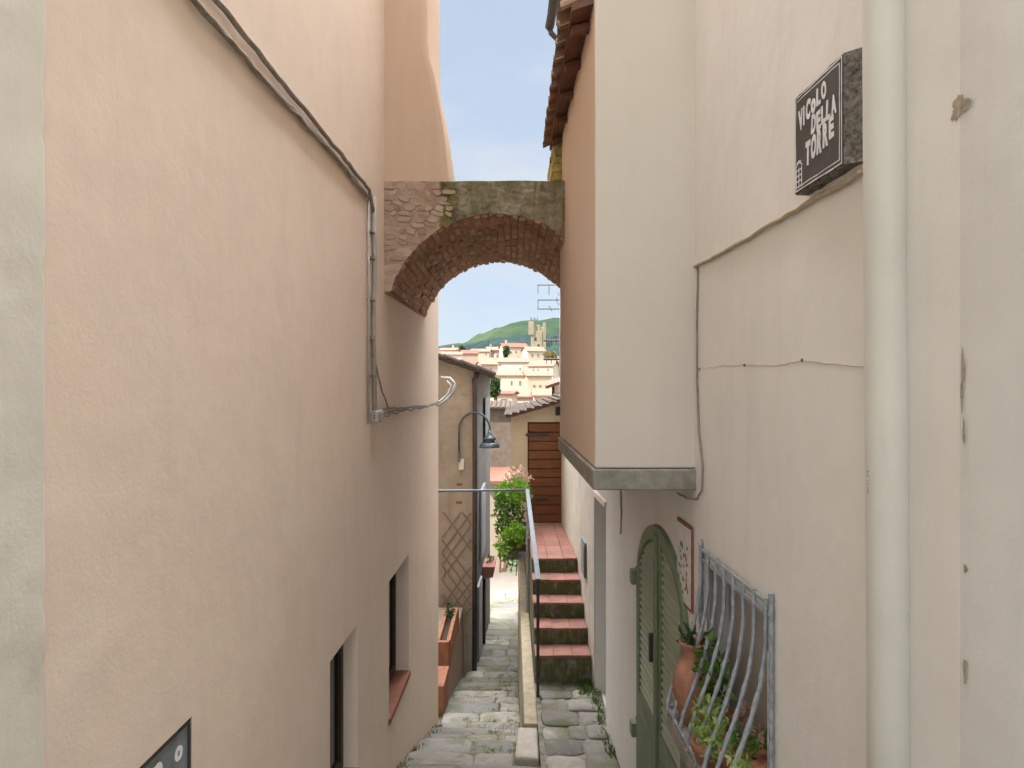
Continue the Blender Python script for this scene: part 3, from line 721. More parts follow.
mb = MB(); mb.tube([px(549.5, 27, 5.12), px(551, 33, 5.12), px(556, 38, 5.14), px(566, 42, 5.18), px(582, 44, 5.2)], .02, 10); mb.build('elbow', M['zinc'], gut, smooth=True)
mb = MB(); mb.hexa([px(560, -40, 4.6), px(569, -30, 4.6), px(566, 26, 5.2), px(556, 26, 5.2)], [px(565, -60, 4.6), px(574, -50, 4.6), px(571, 20, 5.2), px(561, 20, 5.2)]); mb.build('fascia', M['roof_tile'], gut)
# main roof over the house wall
mb = MB(RW); mb.hexa([(-2.5, .10, HR + .01), (11.3, .10, HR + .01), (11.3, -5, HR + 1.4), (-2.5, -5, HR + 1.4)], [(-2.5, .10, HR + .11), (11.3, .10, HR + .11), (11.3, -5, HR + 1.5), (-2.5, -5, HR + 1.5)]); mb.build('roof', M['roof_tile'], cr)

# green door
def ring(outer, inner, n0, n1, mb):
    k = len(outer)
    vs = [(u, n0, z) for u, z in outer] + [(u, n0, z) for u, z in inner] + [(u, n1, z) for u, z in outer] + [(u, n1, z) for u, z in inner]
    fs = []
    for i in range(k):
        j = (i + 1) % k
        fs += [(i, j, k+j, k+i), (2*k+i, 2*k+j, 3*k+j, 3*k+i), (i, j, 2*k+j, 2*k+i), (k+i, k+j, 3*k+j, 3*k+i)]
    mb.add(vs, fs)
def RD(p): return RW((p[0], p[1] + .05, p[2]))
mid = (DU0 + DU1) / 2
mb = MB(RD); P2 = arched(DU0 + .004, DU1 - .004, DZB + .003, DZS, 20, DH - .004); mb.hexa([(u, -.095, z) for u, z in P2], [(u, -.07, z) for u, z in P2])
door = mb.build('door', M['green'], cr)
ztop = lambda u: DZS + DH * math.sqrt(max(0, 1 - ((u - mid) / ((DU1 - DU0) / 2)) ** 2))
for side in (0, 1):
    a, b = (DU0 + .006, mid - .003) if side == 0 else (mid + .003, DU1 - .006)
    N = 14; us = [a + (b - a) * i / N for i in range(N + 1)]
    out = [(u, min(ztop(u) - .006, 9)) for u in us]
    st = .085
    ua, ub = a + st, b - st
    inn = [(ua + (ub - ua) * i / N, ztop(ua + (ub - ua) * i / N) - (.10)) for i in range(N + 1)]
    outer = [(a, DZB + .01)] + out + [(b, DZB + .01)]; inner = [(ua, -2.18)] + inn + [(ub, -2.18)]
    mb = MB(RD); ring(outer, inner, -.068, -.022, mb)
    mb.box((a + .07, -.068, DZB + .12), (b - .07, -.030, -2.21))
    mb.box((ua + .04, -.029, -2.75), (ub - .04, -.018, -2.30))
    mb.build('door_leaf', M['green'], door, bevel=.005)
    mb = MB(RD); z = -2.16
    while z < -.95:
        us2 = [u for u in [ua + (ub - ua) * i / 24 for i in range(25)] if ztop(u) - .10 > z + .03]
        if len(us2) > 2:
            u0, u1 = us2[0] - .004, us2[-1] + .004
            mb.hexa([(u0, -.062, z + .030), (u1, -.062, z + .030), (u1, -.028, z), (u0, -.028, z)], [(u0, -.062, z + .038), (u1, -.062, z + .038), (u1, -.028, z + .010), (u0, -.028, z + .010)])
        z += .050
    mb.build('louvres', M['green_light'], door)
mb = MB(RD); mb.box((mid - .028, -.021, DZB + .02), (mid + .028, -.004, DZS + DH - .05)); mb.build('cover_strip', M['green'], door, bevel=.004)
mb = MB(RD); mb.box((mid + .05, -.02, -1.78), (mid + .085, .012, -1.60)); mb.build('latch', M['iron_dark'], door, bevel=.004)
for z in (-1.41, -2.52):
    mb = MB(RW); mb.box((5.01, .001, z - .06), (5.11, .012, z + .06)); mb.box((5.02, .0125, z - .05), (5.10, .055, z + .05)); mb.build('hinge', M['green'], door)
# window niche behind the grille
mb = MB(RW); mb.box((2.663, -.137, -1.642), (3.417, -.11, -.903)); wn = mb.build('window', plain('grey_shutter', (.40, .38, .37), .7, 0, .12, 5), cr)
mb = MB(RW); mb.box((2.60, -.10, -1.72), (3.47, .19, -1.648)); mb.build('sill', M['concrete'], cr, bevel=.008)
# doorway under the bay
mb = MB(RW); mb.box((6.535, -.59, -3.215), (7.215, -.54, -1.125)); mb.build('door', M['dark_wood'], cr)
mb = MB(RW); mb.hexa([(6.50, .002, -1.165), (7.26, .002, -1.165), (7.26, .025, -1.165), (6.50, .025, -1.165)], [(6.50, .002, -1.10), (7.26, .002, -1.10), (7.26, .02, -1.115), (6.50, .02, -1.115)]); mb.build('lintel', M['white_wall'], cr, bevel=.006)
mb = MB(RW); mb.hexa([(7.225, .001, -3.3), (11.15, .001, -3.3), (11.15, .012, -3.3), (7.225, .012, -3.3)], [(7.225, .001, -.6), (11.15, .001, -.6), (11.15, .012, -.6), (7.225, .012, -.6)]); mb.build('plaster_band', M['stair_wall'], cr)

# cables on the cream wall
def Rp(x, y, n=.01): Y = YR(x); return (Y, n, (384 - y) / F * Y)
mb = MB(RW); mb.tube(wob([Rp(866, 172), Rp(832, 192), Rp(800, 210), Rp(760, 232), Rp(722, 254), Rp(697, 267)], 5, .0030, rb), .0095, 7)
tag(mb.build('cable', plain('dusty_cable', (.42, .35, .26), .8, 0, .25, 20), smooth=True), 'thin dusty cable slanting below the dark street sign', 'cable')
mb = MB(RW); mb.tube(wob([Rp(698, 266, .008), Rp(699, 272, .006), Rp(698, 320, .006), Rp(698, 380, .006), Rp(700, 430, .006), Rp(704, 466, .008), Rp(704, 490, .012), Rp(701, 499, .02), Rp(692, 498, .03), Rp(683, 493, .03)], 3, .002, rb), .0062, 7)
tag(mb.build('cable', M['cable_grey'], smooth=True), 'thin grey cable dropping down the corner between bay and wall', 'cable')
mb = MB(RW); mb.tube(wob([Rp(622, 490, .01), Rp(622.5, 515, .01), Rp(622, 534, .012)], 4, .002, rb), .007, 6)
tag(mb.build('cable', plain('ochre_wire', (.30, .22, .14), .8), smooth=True), 'short loose wire hanging below the concrete slab of the bay', 'cable')
mb = MB(RW); mb.tube(wob([Rp(697, 370, .001), Rp(722, 366, .001), Rp(745, 365, .001), Rp(775, 366, .001), Rp(803, 361, .001), (1.97, .001, .05), (1.90, .001, .055)], 7, .0022, rb), [.0012] * 43, 5)
mb.build('plaster_crack', plain('crack', (.40, .345, .29), .95), cr)
for (x, y) in ((745, 365), (803, 360), (700, 369)):
    mb = MB(RW); a = Rp(x, y, 0); mb.tube([(a[0], .0005, a[2] - .006), (a[0] + .004, .003, a[2]), (a[0], .0005, a[2] + .005)], [.003, .005, .002], 6); mb.build('plaster_chip', plain('nail_hole', (.10, .08, .06), .95), cr)

# street sign
sg = thing('street_sign', 'thick black slate street sign with hand-painted white lettering', 'sign', RW((2.14, 0, .62)))
mb = MB(RW); us = 1.985; ue = 2.305; zb_, zt = .630, .953
def rough_loop(n, seedk):
    r2 = random.Random(seedk); pts = []
    for k in range(12): pts.append((us + (ue-us) * k / 12, zb_ + r2.uniform(-.003, .003)))
    for k in range(12): pts.append((ue + r2.uniform(-.003, .003), zb_ + (zt-zb_) * k / 12))
    for k in range(12): pts.append((ue - (ue-us) * k / 12, zt + r2.uniform(-.003, .003)))
    for k in range(12): pts.append((us + r2.uniform(-.003, .003), zt - (zt-zb_) * k / 12))
    return [(u, n, z) for u, z in pts]
mb.hexa([(u - (.045 if u < 2.0 else 0), n, z) for u, n, z in rough_loop(.002, 1)], rough_loop(.046, 2)); mb.build('slab', M['slate_edge'], sg)
mb = MB(RW); mb.box((us + .003, .0462, zb_ + .004), (ue - .003, .0495, zt - .004)); mb.build('face', M['slate_face'], sg)
mb = MB(RW)
def line(p, q, w=.0035, n=.0496):
    d = Vector((q[0]-p[0], q[1]-p[1])); d.normalize(); o = Vector((-d.y, d.x)) * w / 2
    c = [(p[0]+o.x, p[1]+o.y), (q[0]+o.x, q[1]+o.y), (q[0]-o.x, q[1]-o.y), (p[0]-o.x, p[1]-o.y)]
    mb.hexa([(a, n, b) for a, b in c], [(a, n + .0006, b) for a, b in c])
i1 = .012; r2 = random.Random(12)
def rough_line(p, q, w, n=6):
    pts = [(p[0] + (q[0]-p[0]) * k / n + r2.uniform(-.0012, .0012), p[1] + (q[1]-p[1]) * k / n + r2.uniform(-.0012, .0012)) for k in range(n + 1)]
    for a, b in zip(pts, pts[1:]): line(a, b, w * r2.uniform(.7, 1.2))
for ins, w in ((.008, .004), (.020, .003)):
    c = [(us+ins, zb_+ins), (ue-ins, zb_+ins), (ue-ins, zt-ins), (us+ins, zt-ins)]
    for k in range(4):
        if ins > .01 and k == 1: continue
        rough_line(c[k], c[(k+1) % 4], w)
mb.build('border', M['worn_white'], sg)
def sign_txt(word, ua, ub, za, zb, ha, hb, sk):     # u falls towards the viewer, so words run towards smaller u
    r3 = random.Random(sk); n = len(word); wts = [.5 if c_ == 'i' else .9 if c_ in 'EL' else 1. for c_ in word]; unit_ = (ua - ub) / sum(wts)
    for i, ch in enumerate(word):
        t = i / (n - 1); adv = unit_ * wts[i]; u = ua - unit_ * sum(wts[:i]); zc = za + (zb - za) * t + r3.uniform(-.003, .003); h = (ha + (hb - ha) * t) * r3.uniform(.92, 1.08)
        w = adv * (.45 if ch == 'i' else .84)
        if ch == 'o': h *= .72; zc -= h * .12
        rot = r3.uniform(-.12, .12)
        text_mesh(ch, .1, lambda x, y, e, u=u, zc=zc, w=w, h=h, rot=rot: RW((u - (.1 * adv + x * w - (y - .5) * h * rot), .0503 + e, zc + (y - .5) * h + (x - .5) * w * rot)), 'letter', M['worn_white'], sg, .0050, unit=True)
sign_txt('ViCoLO', 2.277, 2.083, .866, .893, .064, .058, 1); sign_txt('DELLA', 2.185, 2.022, .815, .826, .056, .060, 2); sign_txt('TORRE', 2.226, 2.036, .740, .762, .076, .066, 3)
mb = MB(RW)
for k in range(4): line((2.292, .650 + k * .018), (2.252, .650 + k * .018), .004)
for u in (2.292, 2.272, 2.252): line((u, .645), (u, .712), .0045)
line((2.295, .715), (2.272, .735), .004); line((2.272, .735), (2.249, .715), .004)
for k in range(5): line((2.288 - k * .007, .726 + r2.uniform(-.004, .004)), (2.284 - k * .007, .732), .004)
mb.build('emblem', M['worn_white'], sg)

# ceramic tile plaque by the door
pq = thing('tile_plaque', 'narrow white ceramic plaque with painted flowers and rust border between door and grille', 'plaque', RW((3.8, 0, -1.2)))
mb = MB(RW); mb.box((3.64, .0015, -1.215), (3.935, .013, -.755)); mb.build('tile', M['brick_sill'], pq, bevel=.004)
mb = MB(RW); mb.box((3.655, .0132, -1.195), (3.92, .016, -.775)); mb.build('glazed_face', plain('white_glaze', (.66, .66, .68), .3, 0, .2, 14), pq)
mb = MB(RW); r4 = random.Random(6)
def dab(u, z, r, lst):
    N = 8; p = [(u + r * r4.uniform(.6, 1.2) * math.cos(2*math.pi*k/N), z + r * r4.uniform(.6, 1.2) * math.sin(2*math.pi*k/N)) for k in range(N)]
    lst.hexa([(a, .0162, b) for a, b in p], [(a, .017, b) for a, b in p])
for k in range(22): dab(r4.uniform(3.70, 3.89), r4.uniform(-1.15, -.88), r4.uniform(.008, .02), mb)
mb.build('painted_leaves', plain('plaque_green', (.12, .14, .05), .4), pq)
mb = MB(RW)
och = plain('plaque_ochre', (.32, .17, .08), .4)
for k in range(7):
    mb = MB(RW); dab(3.735 + .05 * (k % 3) + r4.uniform(-.012, .012), -1.10 + .075 * (k // 3 + .35 * (k % 3)), r4.uniform(.010, .020), mb); mb.build('painted_flower', och, pq)

# belly grille
gr = thing('window_grille', 'grey painted iron window grille with bars bellying outward over flower pots', 'grille', RW((3.06, 0, -1.85)))
G0, G1, GT, GB = 2.62, 3.45, -.815, -1.64
def bar_pts(u):
    prof = [(.022, GT), (.022, GT - .08), (.023, -1.0), (.042, -1.14), (.085, -1.29), (.135, -1.43), (.172, -1.53), (.188, -1.60), (.184, GB)]
    return [(u, n, z) for n, z in prof]
for k in range(8):
    u = G1 - (G1 - G0) * k / 7
    pts = bar_pts(u); fine = []
    for a, b in zip(pts, pts[1:]):
        for t in range(5): fine.append(tuple(a[i] + (b[i]-a[i]) * t / 5 for i in range(3)))
    fine.append(pts[-1])
    mb = MB(RW); mb.tube(fine, [.0095 + (.0016 * math.sin(i * 1.9) if i > 12 else 0) for i in range(len(fine))], 6)
    mb.build('bar', M['iron_grey'], gr, smooth=False)
for u in (G0 - .028, G1 + .03):
    mb = MB(RW); pts = [(u, .012, GT + .03), (u, .012, GT - .5), (u, .012, GB)]
    fine = [tuple(pts[0][i] + (pts[2][i]-pts[0][i]) * t / 40 for i in range(3)) for t in range(41)]
    mb.tube(fine, [.0105 + .0018 * math.sin(i * 2.1) for i in range(41)], 6); mb.build('side_bar', M['iron_grey'], gr)
for z, n in ((GT - .012, .022), (GT - .055, .022), (GB + .02, .186)):
    mb = MB(RW); mb.box((G0 - .02, n - .004, z - .007), (G1 + .02, n + .004, z + .007)); mb.build('rail', M['iron_grey'], gr)
for u in (G0 - .02, G1 + .02):
    for z in (GT - .03, GB + .02):
        mb = MB(RW); mb.box((u - .006, -.02, z - .008), (u + .006, (.018 if z > -1 else .18), z + .008)); mb.build('bracket', M['iron_grey'], gr)
mb = MB(RW); mb.box((3.365, -.03, -1.64), (3.416, .002, GT - .10)); mb.build('flat_bar', plain('faded_iron', (.27, .28, .30), .6, 0, .2, 9), gr)

def pot(name, label, c, prof, plant, group=None, potmat=None):
    t = thing(name, label, 'potted plant', c, group)
    mb = MB(); mb.lathe(prof, c, 24); mb.build('pot', potmat or M['terracotta'], t, smooth=True)
    plant(t, c); return t
r5 = random.Random(31)
def bush(t, c, n, rx, ry, rz, z0, size, m, up=.5, asp=.5, name='foliage', seed=1):
    rr = random.Random(seed); mb = MB()
    for _ in range(n):
        while True:
            p = (rr.uniform(-1,1), rr.uniform(-1,1), rr.uniform(-1,1))
            if sum(q*q for q in p) < 1: break
        mb.leaf((c[0]+p[0]*rx, c[1]+p[1]*ry, c[2]+z0+p[2]*rz), size, rr, up, asp)
    return mb.build(name, m, t, recalc=False)
vase_c = RW((3.35, .085, -1.645))
vprof = [(r_0 * .95, z_0 * .82) for r_0, z_0 in [(.055, 0), (.062, .012), (.088, .09), (.106, .18), (.108, .23), (.094, .31), (.068, .37), (.055, .40), (.056, .43), (.074, .47), (.078, .482), (.062, .484), (.045, .44)]]
def rosette(t, c): 
    bush(t, c, 34, .07, .07, .03, .41, .06, M['leaf_dark'], .5, .4, 'foliage', 3)
pot('clay_amphora', 'tall rust-stained terracotta jar at the far end of the grille', vase_c, vprof, rosette, potmat=plain('stained_terracotta', (.34, .165, .11), .8, 0, .3, 9, dark=(.19, .085, .055)))
pprof = [(r_0, z_0 * .78) for r_0, z_0 in [(.075, 0), (.08, .01), (.105, .15), (.112, .155), (.118, .205), (.108, .207), (.098, .18)]]
c2 = RW((2.78, .03, -1.645))
def succ(t, c):
    bush(t, c, 40, .08, .08, .04, .19, .06, M['leaf_mid'], 1.0, .4, 'foliage', 5)
    rr = random.Random(9); mb = MB()
    for k in range(7):
        a = (c[0] - .01 + rr.uniform(-.02, .06), c[1] + rr.uniform(.0, .14), c[2] + .22 + rr.uniform(0, .10))
        for j in range(14): mb.leaf(a, .038, rr, .35, .55)
    mb.build('dry_rosette', M['dry'], t, recalc=False)
pot('succulent_pot', 'terracotta pot of brownish rosettes near the camera end of the grille', c2, pprof, succ)
c3 = RW((2.95, .12, -1.645))
p3 = [(r * .8, z * .72) for r, z in pprof]
pot('leafy_pot', 'low terracotta pot spilling bright yellow-green leaves through the grille bars', c3, p3, lambda t, c: bush(t, c, 230, .075, .17, .12, .16, .05, M['leaf_pale'], .6, .42, 'foliage', 7))
c4 = RW((3.17, .05, -1.645))
pot('shrub_pot', 'terracotta pot with tall dark green shoots behind the grille bars', c4, [(r * .8, z * .9) for r, z in pprof], lambda t, c: bush(t, c, 130, .06, .12, .17, .32, .05, M['leaf_mid'], .5, .55, 'foliage', 8))
c5 = RW((2.62, .12, -1.645))
pot('sprig_pot', 'small terracotta pot with pale green sprigs under the corner of the grille', c5, [(r * .55, z * .8) for r, z in pprof], lambda t, c: bush(t, c, 90, .05, .08, .06, .17, .04, M['leaf_pale'], .8, .45, 'foliage', 12))

# meter box on stair wall
mt = thing('meter_box', 'small grey-blue meter box on the white wall beside the stairs', 'box', RW((7.95, 0, -2.3)))
mb = MB(RW); mb.box((7.80, .0125, -2.20), (8.12, .04, -1.80)); mb.build('body', M['iron_light'], mt, bevel=.006)
mb = MB(RW); mb.box((7.83, .041, -2.17), (8.09, .046, -1.83)); mb.build('door', M['grey_plaster'], mt, bevel=.003)

# ------------------------------------------------------------------ staircase, handrail, parapet
st = thing('staircase', 'five mossy stone steps with red tile treads climbing to a landing', 'staircase', (.55, 7.4, -3.2))
fy = [7.39, 7.71, 8.03, 8.34, 8.65]; fz = [-2.90, -2.72, -2.54, -2.36, -2.18]
rr = random.Random(14)
for k in range(5):
    y1 = fy[k+1] if k < 4 else 10.74
    zb2 = -3.55; ye = y1 - .002
    mb = MB(); mb.hexa([(.250, fy[k], zb2), (XR(fy[k]) - .014, fy[k], zb2), (XR(y1) - .014, ye, zb2), (.249, ye, zb2)], [(.250, fy[k] + .012, fz[k] - .032), (XR(fy[k]) - .014, fy[k] + .012, fz[k] - .032), (XR(y1) - .014, ye, fz[k] - .032), (.249, ye, fz[k] - .032)])
    s_ = mb.build('step', M['mossy'], st, bevel=.008)
    nsub = 2 if k < 4 else 3
    mb = MB()
    n_ = 2 if k < 4 else 3; ncol = 3
    y0 = fy[k] - .015
    for a in range(n_ if k == 4 else 1):
        ya = y0 + (y1 - y0) * a / (n_ if k == 4 else 1) + (.003 if a else 0); yb = y0 + (y1 - y0) * (a + 1) / (n_ if k == 4 else 1) - .003 - (.012 if k < 4 else 0)
        for c in range(ncol):
            xa = .245 + (.605) * c / ncol + .002; xb_ = .25 + .60 * (c + 1) / ncol - .002
            if c == ncol - 1: xb_ = XR((ya + yb) / 2) - .016
            z = fz[k] + rr.uniform(-.003, .003)
            mb.box((xa, ya, z - .03), (xb_, yb, z))
    mb.build('tread', M['tread'], s_, bevel=.005)
mb = MB(); mb.box((.2495, 7.42, -6.9), (.80, 10.70, -3.553)); mb.build('base', M['stair_wall'], st)
# landing ledge that carries the hanging plants
mb = MB(); mb.hexa([(-.06, 9.9, -2.52), (.252, 9.9, -2.52), (.252, 10.72, -2.52), (-.06, 10.72, -2.52)], [(-.06, 9.9, -2.40), (.252, 9.9, -2.40), (.252, 10.72, -2.40), (-.06, 10.72, -2.40)]); mb.build('ledge', M['concrete'], st, bevel=.01)

pw = thing('low_wall', 'low cream plastered parapet running beside the stairs', 'wall', (.18, 6.5, -3.6))
mb = MB(); mb.hexa([(.115, 6.5, -6.6), (.252, 6.5, -6.6), (.246, 13, -6.9), (.115, 13, -6.9)], [(.112, 6.5, -3.20), (.246, 6.5, -3.20), (.243, 13, -3.22), (.118, 13, -3.22)]); mb.build('wall', M['parapet'], pw, bevel=.02)
sb = MB(); sb.hexa([(.02, 5.98, -3.75), (.27, 5.98, -3.75), (.27, 6.48, -3.75), (.04, 6.48, -3.75)], [(.025, 6.0, -3.245), (.235, 6.0, -3.26), (.24, 6.47, -3.215), (.05, 6.47, -3.21)])
tag(sb.build('stone_block', M['stone_block'], bevel=.025, seg=3), 'pale stone block ending the low parapet at the foot of the stairs', 'block')

hr = thing('handrail', 'blue-grey flat iron handrail along the open side of the stairs', 'handrail', (.27, 7.2, -2.9))
def rail_pt(t): return (.216 + .052 * (1 - t), 7.05 + (9.75 - 7.05) * t, -2.0 + (.51) * t)
mb = MB()
A = rail_pt(0); B = rail_pt(1)
def flat(p, q, w, h):
    d = (Vector(q) - Vector(p)).normalized(); s = Vector((1, 0, 0)) * w / 2; u = Vector((0, 0, 1)) * h / 2
    P_, Q_ = Vector(p), Vector(q); mb.hexa([P_-s-u, P_+s-u, P_+s+u, P_-s+u], [Q_-s-u, Q_+s-u, Q_+s+u, Q_-s+u])
flat(A, B, .055, .018); mb.build('rail', M['iron_light'], hr, bevel=.004)
for t, zz in ((.02, -3.215), (.985, -3.215)):
    p = rail_pt(t); mb = MB(); mb.box((p[0] - .016, p[1] - .016, zz), (p[0] + .016, p[1] + .016, p[2] - .012)); mb.build('post', M['iron_dark'] if t < .9 else M['iron_grey'], hr, bevel=.003)
br = thing('iron_bar', 'thin iron bar crossing the alley from the handrail to the pink wall end', 'bar', (-.4, 9.75, -1.5))
mb = MB(); mb.tube([(.225, 9.755, -1.497), (-.45, 9.75, -1.505), (-1.22, 9.75, -1.51), (-1.25, 9.70, -1.51), (-1.25, 8.49, -1.51)], .017, 8); mb.build('rod', M['iron_light'], br, smooth=True)

# hanging plants by the landing
fp = thing('flowering_planter', 'pot of bright green leaves topped by faded pink blooms on the landing edge', 'potted plant', (-.02, 10.3, -2.40))
mb = MB(); mb.lathe([(.10, 0), (.12, .02), (.15, .26), (.165, .27), (.165, .32), (.14, .32), (.13, .28)], (.06, 10.3, -2.398), 18); mb.build('pot', plain('dark_pot', (.04, .035, .03), .8), fp, smooth=True)
mb = MB(); r6 = random.Random(77)
def clump(cx_, cy_, cz_, rx, ry, rz, n, size, up=.2):
    for _ in range(n):
        while True:
            p = (r6.uniform(-1,1), r6.uniform(-1,1), r6.uniform(-1,1)); l = sum(q*q for q in p)
            if l < 1 and l > r6.random() * .5: break
        mb.leaf((cx_+p[0]*rx, cy_+p[1]*ry, cz_+p[2]*rz), size, r6, up, .6)
clump(.02, 10.25, -1.60, .26, .2, .20, 460, .075); mb.build('foliage', M['leaf_bright'], fp, recalc=False)
mb = MB(); clump(-.17, 10.2, -1.95, .10, .2, .34, 190, .075, -.2); clump(.03, 10.4, -1.95, .18, .15, .18, 120, .08, -.2); mb.build('trailing_stems', M['leaf_mid'], fp, recalc=False)
mb = MB()
for (x, z) in ((518, 474), (512, 471), (524, 473), (507, 477), (528, 477), (521, 469)):
    p = px(x, z + 1.5, 10.05)
    for _ in range(22): mb.leaf((p[0] + r6.gauss(0, .03), p[1] + r6.gauss(0, .03), p[2] + r6.gauss(0, .025)), .05, r6, .3, .8)
mb.build('blossoms', M['flower'], fp, recalc=False)
tp_ = thing('trailing_planter', 'pot of dense light green foliage trailing below the flowering planter', 'potted plant', (.1, 9.95, -2.4))
mb = MB(); mb.lathe([(.07, 0), (.08, .01), (.10, .15), (.11, .16), (.11, .2), (.09, .2)], (.10, 10.02, -2.398), 16); mb.build('pot', M['terracotta'], tp_, smooth=True)
mb = MB(); clump(.07, 9.92, -2.15, .19, .18, .16, 460, .062); clump(-.10, 9.9, -2.34, .12, .15, .22, 200, .07, -.3)
mb.build('foliage', M['leaf_bright'], tp_, recalc=False)
mb = MB()
for k in range(3):
    pts = [px(508 + 5*k, 548, 9.8), px(509 + 4*k, 560, 9.8), px(506 + 5*k, 570 + 3*k, 9.8)]; mb.tube(pts, .006, 5)
    for j in range(10): t = r6.random(); q = pts[1]; mb.leaf((q[0] + r6.gauss(0, .02), q[1], q[2] + r6.uniform(-.12, .12)), .05, r6, -.5, .5)
mb.build('tendrils', M['leaf_mid'], tp_, recalc=False)

# ------------------------------------------------------------------ house at the top of the stairs
hd = thing('landing_house', 'small yellow-cream house with brown plank door at the top of the stairs', 'house', (.5, 10.8, -2.2))
DY = 10.76
def zroof(X): return (384 - (415 - (X * F / DY + 512 - 507) * 15 / 53)) / F * DY
xa, xb = (511 - 512) / F * DY, 1.5
mb = MB(); mb.hexa([(xa, DY, -2.52), (xb, DY, -2.52), (xb, DY + 3, -2.52), (xa, DY + 3, -2.52)], [(xa, DY, zroof(xa) - .05), (xb, DY, zroof(xb) - .05), (xb, DY + 3, zroof(xb) - .05), (xa, DY + 3, zroof(xa) - .05)])
w = mb.build('wall', M['yellow_cream'], hd)
mb = MB(); mb.box((.30, 10.78, -7), (3, 19.0, -2.523)); mb.build('lane_shade_wall', M['tan'], hd)  # added wall, shades the lane and carries the house above
dx0, dx1 = (527.5 - 512) / F * DY, .80; dz0, dz1 = -2.18, (384 - 422) / F * DY
cut(w, [cutter(None, (dx0, DY - .2, dz0), (dx1, DY + .09, dz1))])
mb = MB(); mb.box((dx0 + .004, DY + .05, dz0), (dx1 - .004, DY + .085, dz1 - .004)); dr = mb.build('door', M['dark_wood'], hd)
npl = 11; hgt = (dz1 - dz0 - .02) / npl; rr = random.Random(8)
mb = MB()
for k in range(npl): 
    mb.hexa([(dx0 + .02, DY + .03 - (0), dz0 + .008 + k * hgt), (dx1 - .02, DY + .03, dz0 + .008 + k * hgt), (dx1 - .02, DY + .052, dz0 + .008 + k * hgt), (dx0 + .02, DY + .052, dz0 + .008 + k * hgt)],
            [(dx0 + .02, DY + .018, dz0 + (k + 1) * hgt - .006), (dx1 - .02, DY + .018, dz0 + (k + 1) * hgt - .006), (dx1 - .02, DY + .052, dz0 + (k + 1) * hgt - .006), (dx0 + .02, DY + .052, dz0 + (k + 1) * hgt - .006)])
mb.build('planks', M['brown_door'], dr, bevel=.006)
for z in (dz0 + .38, dz1 - .2):
    mb = MB(); mb.box((dx0 - .03, DY - .012, z - .02), (dx0 + .32, DY + .014, z + .02)); mb.build('hinge', M['iron_dark'], dr, bevel=.003)
mb = MB(); xe = (506 - 512) / F * DY
mb.hexa([(xe, DY - .22, zroof(xe) - .045), (xb, DY - .22, zroof(xb) - .045), (xb, DY + 3.2, zroof(xb) - .045), (xe, DY + 3.2, zroof(xe) - .045)], [(xe, DY - .22, zroof(xe) + .0), (xb, DY - .22, zroof(xb)), (xb, DY + 3.2, zroof(xb)), (xe, DY + 3.2, zroof(xe))])
r_h = mb.build('roof', M['roof_brown'], hd)
mb = MB(); 
for k in range(14):
    for s in range(5):
        y = DY - .26 + s * .62; x0 = xe - .03 + k * .115
        ringa = [(x0 + .055 - .055 * math.cos(math.pi * i / 6), y, zroof(x0 + .055) + .003 + .016 * math.sin(math.pi * i / 6)) for i in range(7)]
        ringb = [(p[0], y + .66, p[2] + .012) for p in ringa]
        mb.hexa(ringa, ringb)
mb.build('tiles', M['old_tile'], r_h)
mb = MB(); mb.box(px(555.5, 415.5, DY - .02), tuple(a + b for a, b in zip(px(563, 407, DY - .02), (0, .05, 0)))); mb.build('vent', M['dark_wood'], hd)

# roof and shed behind it
sh = thing('roof_shed', 'brown lean-to roof on a timber post above the landing house', 'shed', px(556, 420, 14.5))
mb = MB(); mb.hexa([px(546, 389, 13.6), px(590, 374, 13.6), px(590, 370, 17), px(546, 384, 17)], [px(546, 386, 13.6), px(590, 371, 13.6), px(590, 367.5, 17), px(546, 381.5, 17)]); mb.build('roof', M['roof_brown'], sh)
mb = MB(); mb.box(px(552, 425, 14.2), tuple(a + b for a, b in zip(px(554.3, 384, 14.2), (0, .06, 0)))); mb.build('post', M['trunk'], sh)
mb = MB(); mb.box(px(554.8, 425, 15), tuple(a + b for a, b in zip(px(592, 384, 15), (0, .2, 0)))); mb.build('wall', M['white_wall'], sh)
mb = MB(); mb.box((1.05, 14.3, -8), (2.6, 17, -.95)); mb.build('base', M['tan'], sh)

# television antenna
an = thing('tv_antenna', 'thin metal television antenna with crossbars rising beyond the bay', 'antenna', px(566, 400, 16))
mb = MB(); mb.tube([px(566, 410, 16), px(566, 275, 16)], .02, 6); mb.build('mast', M['iron_dark'], an)
for y in (285, 300, 309):
    mb = MB(); mb.tube([px(537.5, y, 15.9), px(575, y, 16.1)], .013, 6); mb.build('boom', M['iron_dark'], an)
for (x, y, l) in ((538, 285, 9), (549, 285, 10), (538, 300, 9), (558, 293, 5), (558, 303, 5), (549, 306, 5), (557, 297, 6)):
    mb = MB(); mb.tube([px(x, y, 16.0), px(x + (3 if l < 6 else 0), y + l, 16.0)], .008, 5); mb.build('element', M['iron_dark'], an)
an2 = thing('tv_antenna', 'low horizontal antenna in two tiers above the brown lean-to roof', 'antenna', px(560, 380, 17))
mb = MB(); mb.tube([px(559.5, 385, 17), px(559.5, 325, 17)], .018, 6); mb.build('mast', M['iron_dark'], an2)
for y in (340.5, 359):
    mb = MB(); mb.tube([px(543.5, y, 17), px(580, y, 17)], .03, 6); mb.build('boom', M['iron_dark'], an2)
for x in (546, 551, 556):
    
    for ya, yb in ((336, 345), (355, 364)):
        mb = MB(); mb.tube([px(x, ya, 17), px(x + .4, yb, 17)], .01, 5); mb.build('element', M['iron_dark'], an2)

